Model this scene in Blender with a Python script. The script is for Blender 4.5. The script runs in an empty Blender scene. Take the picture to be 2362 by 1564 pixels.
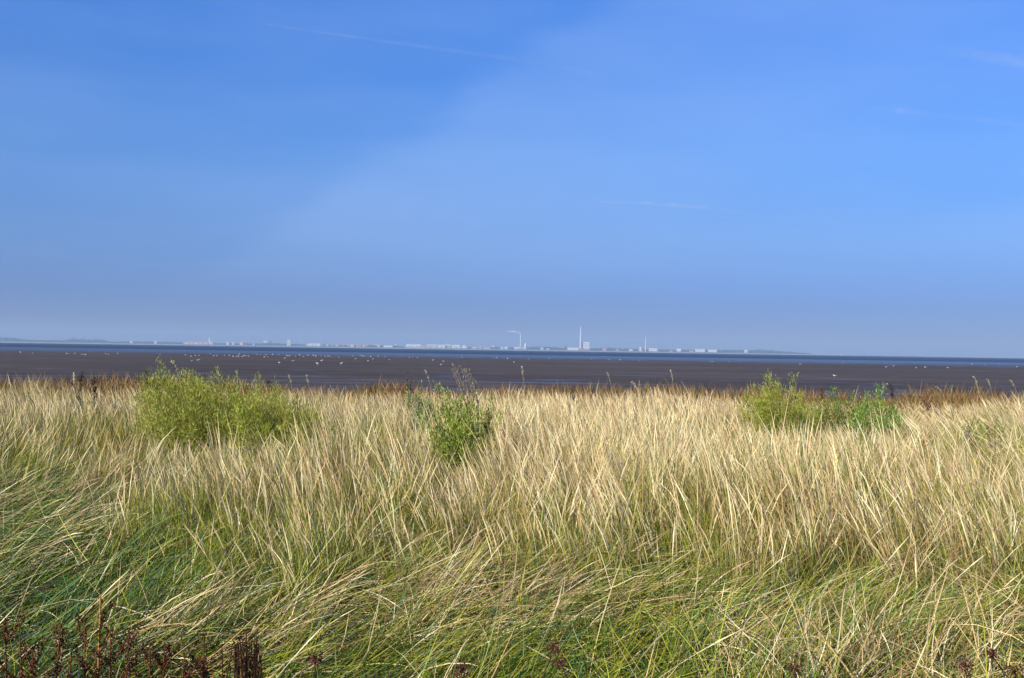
import bpy, math, random
import numpy as np
from mathutils import Vector, Matrix

random.seed(7)
rng = np.random.default_rng(11)
sc = bpy.context.scene
col = sc.collection
R = math.radians

# ------------------------------------------------------------------ camera
EYE = 1.55
F = 2533.0                      # focal length in photo pixels
cam_d = bpy.data.cameras.new('camera')
cam = bpy.data.objects.new('camera', cam_d)
col.objects.link(cam)
cam_d.sensor_width = 36.0
cam_d.lens = 36.0 * F / 2362.0
cam_d.clip_start = 0.05
cam_d.clip_end = 80000
ROLL = R(0.888)
PITCH = math.atan((807.3 - 782.0) / F)
M3 = Matrix.Rotation(R(90) + PITCH, 3, 'X') @ Matrix.Rotation(ROLL, 3, 'Z')
cam.matrix_world = Matrix.Translation((0, 0, EYE)) @ M3.to_4x4()
sc.camera = cam


def ray(px, py):
    return M3 @ Vector(((px - 1181.0) / F, -(py - 782.0) / F, -1.0))


def at(px, py, Y):
    """world point on the photo ray (px, py) at depth Y"""
    d = ray(px, py)
    return Vector((0, 0, EYE)) + d * (Y / d.y)


def atz(px, py, z):
    d = ray(px, py)
    return Vector((0, 0, EYE)) + d * ((z - EYE) / d.z)


def hor(px):
    return 789.0 + 0.0155 * px


# ------------------------------------------------------------------ tagging
def tag(o, label=None, cat=None, group=None, kind=None):
    if label: o['label'] = label
    if cat: o['category'] = cat
    if group: o['group'] = group
    if kind: o['kind'] = kind
    return o


def empty(name, loc, rz=0.0):
    o = bpy.data.objects.new(name, None)
    o.location = loc
    o.rotation_euler = (0, 0, rz)
    o.empty_display_size = 0.2
    col.objects.link(o)
    return o


# ------------------------------------------------------------------ materials
def new_mat(name):
    m = bpy.data.materials.new(name)
    m.use_nodes = True
    m.node_tree.nodes.clear()
    return m, m.node_tree.nodes, m.node_tree.links


def plain_mat(name, rgb, rough=0.85, var=0.12, scale=0.05, spec=0.3):
    """painted / plastered surface with a slight procedural unevenness"""
    m, n, l = new_mat(name)
    out = n.new('ShaderNodeOutputMaterial')
    b = n.new('ShaderNodeBsdfPrincipled')
    tc = n.new('ShaderNodeTexCoord')
    t = n.new('ShaderNodeTexNoise')
    t.inputs['Scale'].default_value = scale
    t.inputs['Detail'].default_value = 4
    mp = n.new('ShaderNodeMapRange')
    mp.inputs['To Min'].default_value = 1 - var
    mp.inputs['To Max'].default_value = 1 + var
    mx = n.new('ShaderNodeMix')
    mx.data_type = 'RGBA'
    mx.blend_type = 'MULTIPLY'
    mx.inputs['Factor'].default_value = 1
    mx.inputs['A'].default_value = (*rgb, 1)
    l.new(tc.outputs['Object'], t.inputs['Vector'])
    l.new(t.outputs['Fac'], mp.inputs['Value'])
    l.new(mp.outputs['Result'], mx.inputs['B'])
    l.new(mx.outputs['Result'], b.inputs['Base Color'])
    b.inputs['Roughness'].default_value = rough
    b.inputs['Specular IOR Level'].default_value = spec
    l.new(b.outputs[0], out.inputs[0])
    return m


def plant_mat(name, trans=0.3, gloss=0.06):
    """thin leaf: diffuse + light passing through + a weak sheen; colour kept per blade"""
    m, n, l = new_mat(name)
    out = n.new('ShaderNodeOutputMaterial')
    a = n.new('ShaderNodeAttribute')
    a.attribute_name = 'col'
    d = n.new('ShaderNodeBsdfDiffuse')
    t = n.new('ShaderNodeBsdfTranslucent')
    g = n.new('ShaderNodeBsdfGlossy')
    g.inputs['Roughness'].default_value = 0.45
    m1 = n.new('ShaderNodeMixShader')
    m1.inputs[0].default_value = trans
    m2 = n.new('ShaderNodeMixShader')
    m2.inputs[0].default_value = gloss
    l.new(a.outputs['Color'], d.inputs['Color'])
    l.new(a.outputs['Color'], t.inputs['Color'])
    l.new(d.outputs[0], m1.inputs[1])
    l.new(t.outputs[0], m1.inputs[2])
    l.new(m1.outputs[0], m2.inputs[1])
    l.new(g.outputs[0], m2.inputs[2])
    l.new(m2.outputs[0], out.inputs[0])
    return m


M_GRASS = plant_mat('grass_blade', 0.07, 0.02)
M_LEAF = plant_mat('shrub_leaf', 0.14, 0.03)
M_TWIG = plant_mat('dry_stalk', 0.05, 0.03)


# ------------------------------------------------------------------ noise
def _hash(ix, iy, seed):
    h = (ix.astype(np.int64) * 374761393 + iy.astype(np.int64) * 668265263 + seed * 974711) & 0x7fffffff
    h = ((h ^ (h >> 13)) * 1274126177) & 0x7fffffff
    h = h ^ (h >> 16)
    return (h & 0xffff) / 65535.0


def vnoise(x, y, scale, seed):
    x = np.asarray(x, float) / scale + 1000.0
    y = np.asarray(y, float) / scale + 1000.0
    ix, iy = np.floor(x), np.floor(y)
    fx, fy = x - ix, y - iy
    fx = fx * fx * (3 - 2 * fx)
    fy = fy * fy * (3 - 2 * fy)
    a = _hash(ix, iy, seed); b = _hash(ix + 1, iy, seed)
    c = _hash(ix, iy + 1, seed); d = _hash(ix + 1, iy + 1, seed)
    return (a * (1 - fx) + b * fx) * (1 - fy) + (c * (1 - fx) + d * fx) * fy


def fnoise(x, y, scale, seed):
    return (vnoise(x, y, scale, seed) * 0.55 + vnoise(x, y, scale * 0.47, seed + 5) * 0.3
            + vnoise(x, y, scale * 0.21, seed + 9) * 0.15)


def sstep(a, b, v):
    t = np.clip((np.asarray(v, float) - a) / (b - a), 0, 1)
    return t * t * (3 - 2 * t)


def ground_z(x, y):
    x = np.asarray(x, float); y = np.asarray(y, float)
    z = 0.10 * (fnoise(x, y, 3.1, 41) - 0.5) + 0.05 * (vnoise(x, y, 0.8, 42) - 0.5)
    edge = 33.0 + 3.0 * (fnoise(x, y * 0 + 3, 9.0, 44) - 0.5)
    return z - 0.92 * sstep(edge - 3, edge + 9, y)


# ------------------------------------------------------------------ mesh from arrays
def mesh_np(name, co, faces_list, mat, colors=None, parent=None, smooth=False):
    """faces_list: list of int arrays (n, k)"""
    me = bpy.data.meshes.new(name)
    co = np.ascontiguousarray(co, dtype=np.float32)
    me.vertices.add(len(co))
    me.vertices.foreach_set('co', co.ravel())
    loops = np.concatenate([f.ravel() for f in faces_list]).astype(np.int32)
    tot = np.concatenate([np.full(len(f), f.shape[1], np.int32) for f in faces_list])
    start = np.concatenate([[0], np.cumsum(tot)[:-1]]).astype(np.int32)
    me.loops.add(len(loops))
    me.loops.foreach_set('vertex_index', loops)
    me.polygons.add(len(tot))
    me.polygons.foreach_set('loop_start', start)
    if smooth:
        me.polygons.foreach_set('use_smooth', np.ones(len(tot), bool))
    if colors is not None:
        at_ = me.attributes.new('col', 'FLOAT_COLOR', 'POINT')
        c4 = np.ones((len(co), 4), np.float32)
        c4[:, :3] = colors
        at_.data.foreach_set('color', c4.ravel())
    me.update(calc_edges=True)
    me.materials.append(mat)
    o = bpy.data.objects.new(name, me)
    col.objects.link(o)
    if parent: o.parent = parent
    return o


class Acc:
    """collects ribbons, leaflets and tubes, then links them as ONE mesh"""
    def __init__(self):
        self.co, self.cl, self.f, self.n = [], [], [], 0

    def add(self, co, cl, faces):
        for f in faces:
            self.f.append(f + self.n)
        self.co.append(co); self.cl.append(cl)
        self.n += len(co)

    def build(self, name, mat, parent=None, smooth=False):
        return mesh_np(name, np.concatenate(self.co), self.f, mat, np.concatenate(self.cl), parent, smooth)


def blades(acc, base, az, t0, t1, L, w, cb, ct, S=4, power=1.3, prof='blade', kink=None, snap=None):
    """vectorised grass ribbons. base (N,3); az lean direction; t0/t1 tilt from vertical at
    foot/tip; L length; w width; cb, ct colour at foot and tip"""
    N = len(base)
    az = np.asarray(az); L = np.asarray(L); w = np.asarray(w)
    s = np.linspace(0, 1, S + 1)
    h = np.stack([np.cos(az), np.sin(az), np.zeros(N)], 1)
    face = rng.uniform(0, math.pi, N)
    perp = np.stack([-np.sin(az), np.cos(az), np.zeros(N)], 1)
    P = base.copy()
    pts = [P.copy()]
    dirs = []
    for i in range(S):
        sm = (s[i] + s[i + 1]) / 2
        th = t0 + (t1 - t0) * sm ** power
        if snap is not None and sm > 0.5: th = th + snap
        d = np.sin(th)[:, None] * h + np.cos(th)[:, None] * np.array([0, 0, 1.0])
        if kink is not None:
            d = d + perp * (kink * (sm - 0.3))[:, None]
        P = P + d * (L / S)[:, None]
        pts.append(P.copy()); dirs.append(d)
    dirs.append(dirs[-1])
    if prof == 'blade':
        pw = np.array([0.75, 1.0, 0.95, 0.7, 0.0]) if S == 4 else np.array([0.8, 1.0, 0.75, 0.0])
        tip = True
    else:                                   # stalk with a flattened ear
        pw = np.array([0.30, 0.27, 0.26, 0.42, 1.0, 0.12])
        tip = False
    co = np.zeros((N, 2 * S + (1 if tip else 2), 3))
    cl = np.zeros_like(co)
    up = np.array([0, 0, 1.0])
    for i in range(S + (0 if tip else 1)):
        d = dirs[i]
        n2 = np.cross(d, perp)
        side = np.cos(face)[:, None] * perp + np.sin(face)[:, None] * n2
        half = (w * pw[i] * 0.5)[:, None]
        co[:, 2 * i] = pts[i] - side * half
        co[:, 2 * i + 1] = pts[i] + side * half
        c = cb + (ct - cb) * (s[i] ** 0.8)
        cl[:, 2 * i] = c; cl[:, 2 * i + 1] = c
    nv = 2 * S + (1 if tip else 2)
    if tip:
        co[:, 2 * S] = pts[S]
        cl[:, 2 * S] = ct
    off = (np.arange(N) * nv)[:, None]
    quads = []
    for i in range(S - (1 if tip else 0)):
        quads.append(off + np.array([[2 * i, 2 * i + 1, 2 * i + 3, 2 * i + 2]]))
    fl = [np.concatenate(quads)]
    if tip:
        fl.append(off + np.array([[2 * S - 2, 2 * S - 1, 2 * S]]))
    acc.add(co.reshape(-1, 3), cl.reshape(-1, 3), fl)


def pal(colors, probs, n, var=0.12):
    colors = np.array(colors, float)
    idx = rng.choice(len(colors), n, p=np.array(probs) / sum(probs))
    c = colors[idx]
    c = c * rng.normal(1, var, (n, 1)).clip(0.55, 1.5) * rng.normal(1, 0.04, (n, 3))
    return c.clip(0.005, 0.9)


# palettes (linear albedo)
CREAM = (0.80, 0.67, 0.39); STRAW = (0.60, 0.46, 0.22); TAN = (0.46, 0.29, 0.13)
OLIVE = (0.215, 0.19, 0.030); YGREEN = (0.31, 0.33, 0.026); GREEN = (0.115, 0.185, 0.016)
DGREEN = (0.030, 0.075, 0.012); BGREEN = (0.11, 0.20, 0.075); OCHRE = (0.42, 0.25, 0.05)
BROWN = (0.20, 0.11, 0.05); PINK = (0.58, 0.40, 0.24)


def half_w(y, k=1.12, pad=1.2):
    return 0.4665 * y * k + pad


def scatter(n, y0, y1):
    """uniform over the trapezoid the photograph shows, with a margin"""
    y = np.sqrt(rng.uniform(0, 1, n) * (y1 ** 2 - y0 ** 2) + y0 ** 2)
    x = rng.uniform(-1, 1, n) * half_w(y)
    return x, y


# shrubs: (photo x, photo y of the top, depth, photo width)
SHRUBS = [(498, 852, 14.0, 345), (655, 893, 13.0, 260), (1080, 872, 11.0, 100), (985, 893, 15.0, 90),
          (1812, 872, 16.0, 175), (1935, 900, 17.0, 150), (2022, 902, 16.5, 135), (1400, 962, 11.5, 80),
          (2285, 938, 14.0, 70)]


def shrub_clear(x, y):
    """1 = open, lower where a shrub stands just behind, so that it shows over the grass"""
    k = np.ones_like(x)
    for px, py, Y, wd in SHRUBS:
        cx = at(px, py, Y).x
        rw = wd * Y / F * 0.55
        m = np.exp(-((x - cx) / rw) ** 2) * sstep(Y - 4.5, Y - 2.0, y) * (1 - sstep(Y + 0.3, Y + 1.0, y))
        k = k * (1 - (.10 if Y == 11.5 else .40 if Y < 14.5 else .30) * m)
    return k


def stand_edge(x, y):
    """depth at which the flattened grass gives way to the standing grass"""
    e = 7.1 + 2.3 * sstep(-1.0, -4.0, x) + 1.4 * (fnoise(x, y, 2.2, 3) - 0.5) * 2
    return e


# ------------------------------------------------------------------ GRASS: lodged layer in front
def lodged():
    acc = Acc()
    n = 225000
    cx, cy_ = scatter(2600, 3.0, 11.5)
    ci = rng.integers(0, len(cx), n)
    ca = rng.normal(0, R(34), len(cx))[ci]; cf = rng.normal(0, R(12), len(cx))[ci]
    cg = rng.uniform(0, 1, len(cx))[ci]; cs = rng.uniform(.65, 1.25, len(cx))[ci]
    x = cx[ci] + rng.normal(0, .062, n); y = cy_[ci] + rng.normal(0, .062, n)
    ux, uy = scatter(n, 3.0, 11.5)
    loose = rng.uniform(0, 1, n) < .10
    x = np.where(loose, ux, x); y = np.where(loose, uy, y)
    e = stand_edge(x, y)
    keep = rng.uniform(0, 1, n) > sstep(e - 0.4, e + 1.3, y) * 0.93
    x, y, ca, cf, cg, cs = (v[keep] for v in (x, y, ca, cf, cg, cs)); n = len(x)
    z = ground_z(x, y)
    tu = fnoise(x, y, 0.75, 21)                      # tussock
    thatch = 0.02 + 0.24 * rng.uniform(0, 1, n) ** 1.6 * (0.35 + 1.0 * tu)
    wave = fnoise(x + 0.6 * y, y, 1.1, 23)
    az = R(36) + (wave - 0.5) * R(170) + ca * .8 + rng.normal(0, R(17), n)
    rogue = rng.uniform(0, 1, n) < 0.14
    az = np.where(rogue, rng.uniform(0, 2 * math.pi, n), az)
    flat = fnoise(x, y, 1.3, 25)
    t0 = R(46) + flat * R(38) + cf + rng.normal(0, R(10), n)
    t1 = t0 + R(24) + rng.normal(0, R(22), n)
    t0 = np.clip(t0, R(5), R(96)); t1 = np.clip(t1, R(15), R(108))
    L = rng.uniform(0.18, 0.58, n) * (0.8 + 0.35 * tu) * cs
    w = rng.uniform(0.0022, 0.0048, n)
    patch = fnoise(x, y, 1.5, 27) + 0.10 * (x / 4.0 > 0.1) * 0
    leftdark = sstep(-.22, -.40, x / y)
    dry = sstep(0.36, 0.66, patch) * (1 - 0.8 * leftdark) + 0.10 * sstep(6.5, 9, y)
    rest = 1 - thatch / 0.30                        # low blades are older / more green-brown
    g = pal([GREEN, DGREEN, YGREEN, BGREEN, OLIVE], [.25, .17, .27, .12, .19], n)
    d = pal([STRAW, CREAM, TAN, OLIVE, BROWN], [.36, .20, .16, .22, .06], n)
    ld = rng.uniform(0, 1, n) < 0.8 * leftdark
    g = np.where(ld[:, None], pal([DGREEN, GREEN, BGREEN], [.5, .32, .18], n), g)
    isdry = rng.uniform(0, 1, n) < (0.06 + 0.44 * dry + 0.34 * (cg > .66))
    ct = np.where(isdry[:, None], d, g)
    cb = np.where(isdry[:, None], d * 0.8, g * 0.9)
    base = np.stack([x, y, z + thatch], 1)
    snap = np.where(rng.uniform(0, 1, n) < .12, R(50) * rng.normal(0, 1, n), 0)
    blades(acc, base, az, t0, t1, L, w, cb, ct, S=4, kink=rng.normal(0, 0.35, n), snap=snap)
    # pale flattened straws lying on top
    n = 1700
    x, y = scatter(n, 3.6, 10.5)
    e = stand_edge(x, y)
    keep = (rng.uniform(0, 1, n) > sstep(e - 0.6, e + 0.8, y)) & (fnoise(x, y, 1.5, 27) > 0.36)
    x, y = x[keep], y[keep]; n = len(x)
    az = R(30) + (fnoise(x + 0.6 * y, y, 1.1, 23) - 0.5) * R(100) + rng.normal(0, R(17), n)
    t0 = R(52) + rng.normal(0, R(12), n); t1 = t0 + R(18) + rng.normal(0, R(10), n)
    base = np.stack([x, y, ground_z(x, y) + rng.uniform(0.12, 0.26, n)], 1)
    c = pal([CREAM, STRAW, TAN], [.55, .35, .1], n)
    blades(acc, base, az, t0, t1, rng.uniform(.26, .54, n), rng.uniform(.0036, .0062, n), c * .8, c, S=5,
           prof='ear', kink=rng.normal(0, 0.3, n))
    # bottom layer of dead litter, colour darkened to deepen shade between the blades
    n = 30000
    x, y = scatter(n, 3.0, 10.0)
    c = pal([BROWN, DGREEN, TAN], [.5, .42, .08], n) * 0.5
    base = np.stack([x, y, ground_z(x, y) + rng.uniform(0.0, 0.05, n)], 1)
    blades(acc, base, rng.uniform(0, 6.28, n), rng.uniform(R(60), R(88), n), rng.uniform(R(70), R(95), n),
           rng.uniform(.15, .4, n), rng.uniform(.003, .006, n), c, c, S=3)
    o = acc.build('grass', M_GRASS)
    tag(o, 'green and straw coloured grass lying flattened and combed over in front of the standing grass',
        'grass', kind='stuff')


# ------------------------------------------------------------------ GRASS: tall standing field behind
def lean_field(x, y):
    """lean to the left by default; on the far left and in patches the other way"""
    nz = fnoise(x, y, 2.4, 51)
    a = np.where(x > -2.5, math.pi, math.pi)              # towards -x
    amt = R(8) + R(20) * sstep(2.0, 5.5, x - 0.12 * (y - 8)) + (nz - 0.5) * R(24)
    amt = amt - R(26) * sstep(-2.2, -4.2, x) * (1 - sstep(11, 15, y))
    return a, amt


def standing():
    acc = Acc()
    for (y0, y1, n, wf, S) in ((5.6, 10.5, 130000, .68, 4), (10.5, 15.5, 145000, .74, 4), (15.5, 25.0, 185000, 1.05, 3)):
        ncl = int((half_w(y1) + half_w(y0)) * (y1 - y0) * (14 if y0 < 10 else 13 if y0 < 15 else 8))
        cx, cy_ = scatter(ncl, y0, y1)
        ci = rng.integers(0, ncl, n)
        sp = .068 if y0 < 15 else .10
        ca = rng.normal(0, R(26), ncl)[ci]; cf = rng.normal(0, R(8), ncl)[ci]
        cg = rng.uniform(0, 1, ncl)[ci]; cs = rng.uniform(.72, 1.22, ncl)[ci]
        x = cx[ci] + rng.normal(0, sp, n); y = cy_[ci] + rng.normal(0, sp, n)
        ux, uy = scatter(n, y0, y1)
        loose = rng.uniform(0, 1, n) < .15
        x = np.where(loose, ux, x); y = np.where(loose, uy, y)
        e = stand_edge(x, y)
        far_lim = 23.3 + 1.6 * (fnoise(x, y * 0, 4.0, 61) - 0.5) * 2
        tuss = fnoise(x, y, 0.9, 53)
        keep = (rng.uniform(0, 1, n) < sstep(e - 0.9, e + 0.7, y)) & (y < far_lim) & \
               (rng.uniform(0, 1, n) < 0.35 + 1.1 * tuss)
        x, y, ca, cf, cg, cs, tuss, e = (v[keep] for v in (x, y, ca, cf, cg, cs, tuss, e)); n = len(x)
        z = ground_z(x, y)
        hf = (0.46 + 0.34 * fnoise(x, y, 2.6, 55) + 0.26 * (tuss - .3)) * shrub_clear(x, y)
        hf = hf * (1.12 - 0.27 * sstep(9, 19, y))
        fx = x / np.maximum(y, 1)
        swell = np.exp(-((fx - .147) / .05) ** 2) + .9 * np.exp(-((fx + .43) / .06) ** 2) + 1.3 * sstep(.38, .47, fx)
        hf = hf * (1 + 0.24 * swell * sstep(13, 21, y))
        hf = hf * (0.72 + 0.28 * sstep(e - 0.5, e + 2.0, y)) * (1 + (cs - 1) * (1 - .55 * sstep(12, 18, y)))
        a, amt = lean_field(x, y)
        amt = amt + cf
        az = a + ca + rng.normal(0, R(20), n)
        flip = rng.uniform(0, 1, n) < 0.12
        az = np.where(flip, az + math.pi, az)
        kind = rng.uniform(0, 1, n)
        # colour fields
        gp = fnoise(x, y, 1.7, 57)
        gp2 = fnoise(x, y * .6, 4.2, 58)
        green = sstep(0.44, 0.64, gp) * 0.7 + 1.1 * (sstep(.42, .62, gp2) - .35) + 0.30 * (1 - sstep(8, 13, y))
        green = green + .42 * sstep(.0, -.25, x / y) * (1 - sstep(15, 20, y)) + .45 * (cg > .68)
        green = green * (1 - 0.45 * sstep(0.6, 1.8, x) * (1 - sstep(5.0, 8.0, x)) * sstep(9, 12, y))
        ochre = sstep(0.55, 0.75, fnoise(x, y, 2.6, 59)) * sstep(-1.0, -5, x)
        pinkf = sstep(0.45, 0.65, fnoise(x, y, 2.1, 63)) * sstep(9, 16, y)
        bright = sstep(-2.5, 1.2, x)
        pale = np.exp(-((fx - .11) / .10) ** 2) * sstep(7.5, 10, y)
        is_ear = kind < (0.13 + 0.07 * sstep(14, 19, y) + .13 * pale) * (1.15 - .5 * np.clip(green, 0, 1))
        is_leaf = ~is_ear
        # --- stalks with ears
        m = is_ear
        k = m.sum()
        c = pal([CREAM, STRAW, TAN, PINK], [.44, .36, .14, .06], k)
        c = c * (1 - 0.30 * ochre[m, None]) + np.array(OCHRE) * 0.30 * ochre[m, None]
        c = c * (1 - 0.35 * pinkf[m, None]) + np.array(PINK) * 0.35 * pinkf[m, None]
        c = c * (0.90 + 0.18 * bright[m])[:, None]
        gcol = pal([OLIVE, YGREEN, STRAW, TAN], [.38, .32, .18, .12], k)
        t0 = np.abs(amt[m]) * 0.5 + rng.normal(0, R(7), k)
        azm = np.where(amt[m] < 0, az[m] + math.pi, az[m])
        t1 = np.abs(amt[m]) * 1.2 + R(13) + rng.normal(0, R(10), k)
        L = hf[m] * (rng.uniform(0.84, 1.24, k) - .14 * sstep(13, 18, y[m]) * rng.uniform(0, 1, k))
        base = np.stack([x[m], y[m], z[m]], 1)
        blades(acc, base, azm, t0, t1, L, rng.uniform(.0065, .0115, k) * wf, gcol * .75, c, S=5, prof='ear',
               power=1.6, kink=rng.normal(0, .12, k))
        # --- leaves
        m = is_leaf
        k = m.sum()
        g = pal([OLIVE, YGREEN, GREEN, BGREEN, DGREEN], [.26, .38, .22, .04, .10], k)
        d = pal([STRAW, CREAM, TAN, OLIVE, PINK], [.36, .20, .13, .25, .06], k)
        isg = rng.uniform(0, 1, k) < (0.63 + 0.50 * green[m] - .26 * sstep(14, 19, y[m]) + .12 * (1 - sstep(8, 12, y[m]))).clip(0.08, .96)
        ct = np.where(isg[:, None], g, d)
        brn = (sstep(.5, .68, fnoise(x, y, 1.9, 66)) * (1 - sstep(11, 15, y)) * .65)[m]
        ct = np.where((rng.uniform(0, 1, k) < brn)[:, None], pal([TAN, BROWN, STRAW], [.45, .3, .25], k), ct)
        ct = ct * (1 - 0.4 * ochre[m, None]) + np.array(OCHRE) * 0.4 * ochre[m, None]
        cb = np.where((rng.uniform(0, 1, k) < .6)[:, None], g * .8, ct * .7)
        t0 = np.abs(amt[m]) * 0.4 + rng.normal(R(2), R(7), k)
        azm = np.where(amt[m] < 0, az[m] + math.pi, az[m]) + rng.normal(0, R(25), k)
        t1 = np.abs(amt[m]) + R(17) + rng.normal(0, R(20), k)
        L = hf[m] * rng.uniform(0.45, 1.04, k)
        base = np.stack([x[m], y[m], z[m]], 1)
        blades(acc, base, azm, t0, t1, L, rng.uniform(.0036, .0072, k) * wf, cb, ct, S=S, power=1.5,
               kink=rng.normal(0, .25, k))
    o = acc.build('grass', M_GRASS)
    tag(o, 'tall pale dry grass with straw ears leaning in the wind across the salt marsh',
        'grass', kind='stuff')


def rust_strip():
    acc = Acc()
    n = 105000
    x, y = scatter(n, 23.0, 36.5)
    cl = fnoise(x, y, 1.6, 71)
    keep = rng.uniform(0, 1, n) < (-0.02 + 1.7 * cl) * (1 - 0.8 * sstep(30, 36, y))
    x, y, cl = x[keep], y[keep], cl[keep]; n = len(x)
    tone = fnoise(x, y, 3.2, 73)
    c = pal([(0.23, 0.115, 0.035), (0.29, 0.18, 0.045), (0.21, 0.17, 0.045), (0.13, 0.06, 0.03)], [.36, .26, .24, .14], n)
    c = c * (0.75 + 0.5 * tone)[:, None]
    hgt = (0.22 + 0.78 * cl) * (1 - 0.5 * sstep(29, 35, y))
    base = np.stack([x, y, ground_z(x, y) + rng.uniform(0, 1, n) ** 2 * hgt * 0.5], 1)
    blades(acc, base, rng.uniform(0, 6.28, n), rng.uniform(R(0), R(25), n), rng.uniform(R(10), R(60), n),
           hgt * rng.uniform(.4, .8, n), rng.uniform(.008, .018, n), c * .8, c, S=3)
    o = acc.build('undergrowth', M_LEAF)
    tag(o, 'strip of rust brown and ochre marsh plants between the dry grass and the mudflat',
        'ground cover', kind='stuff')


# ------------------------------------------------------------------ tubes, leaflets
def tube(acc, pts, radii, c0, c1, sides=5):
    pts = np.array([list(p) for p in pts], float)
    n = len(pts)
    radii = np.asarray(radii, float)
    co = np.zeros((n, sides, 3)); cl = np.zeros((n, sides, 3))
    c0 = np.array(c0); c1 = np.array(c1)
    for i in range(n):
        d = pts[min(i + 1, n - 1)] - pts[max(i - 1, 0)]
        d /= (np.linalg.norm(d) + 1e-9)
        a = np.cross(d, [0.31, 0.91, 0.2]); a /= (np.linalg.norm(a) + 1e-9)
        b = np.cross(d, a)
        for k in range(sides):
            t = 2 * math.pi * k / sides
            co[i, k] = pts[i] + radii[i] * (math.cos(t) * a + math.sin(t) * b)
        cl[i] = c0 + (c1 - c0) * (i / max(n - 1, 1))
    q = []
    for i in range(n - 1):
        for k in range(sides):
            k2 = (k + 1) % sides
            q.append((i * sides + k, i * sides + k2, (i + 1) * sides + k2, (i + 1) * sides + k))
    acc.add(co.reshape(-1, 3), cl.reshape(-1, 3), [np.array(q)])


def leaflets(acc, P, D, L, W, C):
    """N small pointed leaves at P along D"""
    N = len(P)
    D = D / (np.linalg.norm(D, axis=1, keepdims=True) + 1e-9)
    r = rng.normal(0, 1, (N, 3))
    s = np.cross(D, r); s /= (np.linalg.norm(s, axis=1, keepdims=True) + 1e-9)
    n2 = np.cross(s, D)
    L = L[:, None]; W = W[:, None]
    co = np.stack([P, P + D * L * .45 + s * W * .5 + n2 * L * .04, P + D * L, P + D * L * .45 - s * W * .5 + n2 * L * .04], 1)
    cl = np.repeat(C[:, None], 4, 1)
    f = (np.arange(N) * 4)[:, None] + np.array([[0, 1, 2, 3]])
    acc.add(co.reshape(-1, 3), cl.reshape(-1, 3), [f])


def curve_pts(p0, d0, L, bend, n=6):
    pts = [np.array(p0, float)]
    d = np.array(d0, float); d /= np.linalg.norm(d)
    for i in range(n):
        d = d + np.array(bend) / n
        d /= np.linalg.norm(d)
        pts.append(pts[-1] + d * L / n)
    return pts


def make_shrub(label, i, cols, probs, nst=46, nleaf=7000, ll=(.025, .06), lw=(.006, .012), lean=(-.05, 0, 0), peak=0.0,
               extra=None, name='shrub'):
    px, py, Y, wd = SHRUBS[i]
    top = at(px, py, Y)
    H = top.z
    rad = wd * Y / F * 0.5
    g0 = float(ground_z(top.x, Y))
    root = empty(name, (top.x, Y, g0))
    tag(root, label, 'shrub')
    st, fo = Acc(), Acc()
    Ps, Ds = [], []
    for k in range(nst):
        a = rng.uniform(0, 2 * math.pi); rr = rad * math.sqrt(rng.uniform(0, 1))
        ox, oy = math.cos(a) * rr, math.sin(a) * rr * 0.8
        off_ = abs(ox / rad - peak) * (1.0 if ox / rad < peak else 1.0 / (1 + abs(peak)))
        hk = H * (1 - 0.42 * min(1.2, math.hypot(off_, oy / rad)) ** 1.7) * (rng.uniform(0.74, 1.0) if k % 5 else rng.uniform(.98, 1.14))
        d0 = (ox / rad * 0.22 + lean[0], oy / rad * 0.22, 1)
        pts = curve_pts((ox * .72, oy * .72, 0), d0, hk * 1.02, (rng.normal(lean[0], .22), rng.normal(0, .22), 0), 7)
        tube(st, pts, np.linspace(.006, .0015, 8), np.array(OLIVE) * .6, np.array(YGREEN) * .8, 4)
        pts = np.array(pts)
        m = nleaf // nst
        t = rng.uniform(0.22, 1.0, m) ** 0.8 * 7
        i0 = np.clip(t.astype(int), 0, 6); fr = (t - i0)[:, None]
        c = pts[i0] * (1 - fr) + pts[i0 + 1] * fr
        spread = 0.085 * (1.15 - t / 7.5)[:, None] * (0.7 + rad)
        off = rng.normal(0, 1, (m, 3)) * spread
        dd = off * 4 + np.array([lean[0], 0, 0.55]) + rng.normal(0, .25, (m, 3))
        Ps.append(c + off); Ds.append(dd)
    P = np.concatenate(Ps); D = np.concatenate(Ds); n = len(P)
    clump = fnoise(P[:, 0] + P[:, 2] * .7, P[:, 1] + P[:, 2] * .9, 0.28, 81 + i)
    C = pal(cols, probs, n, .16) * (0.72 + 0.55 * clump)[:, None]
    leaflets(fo, P, D, rng.uniform(*ll, n), rng.uniform(*lw, n), C)
    fo.build('foliage', M_LEAF, root)
    st.build('stem', M_TWIG, root)
    if extra: extra(root, H, rad)
    return root


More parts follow.
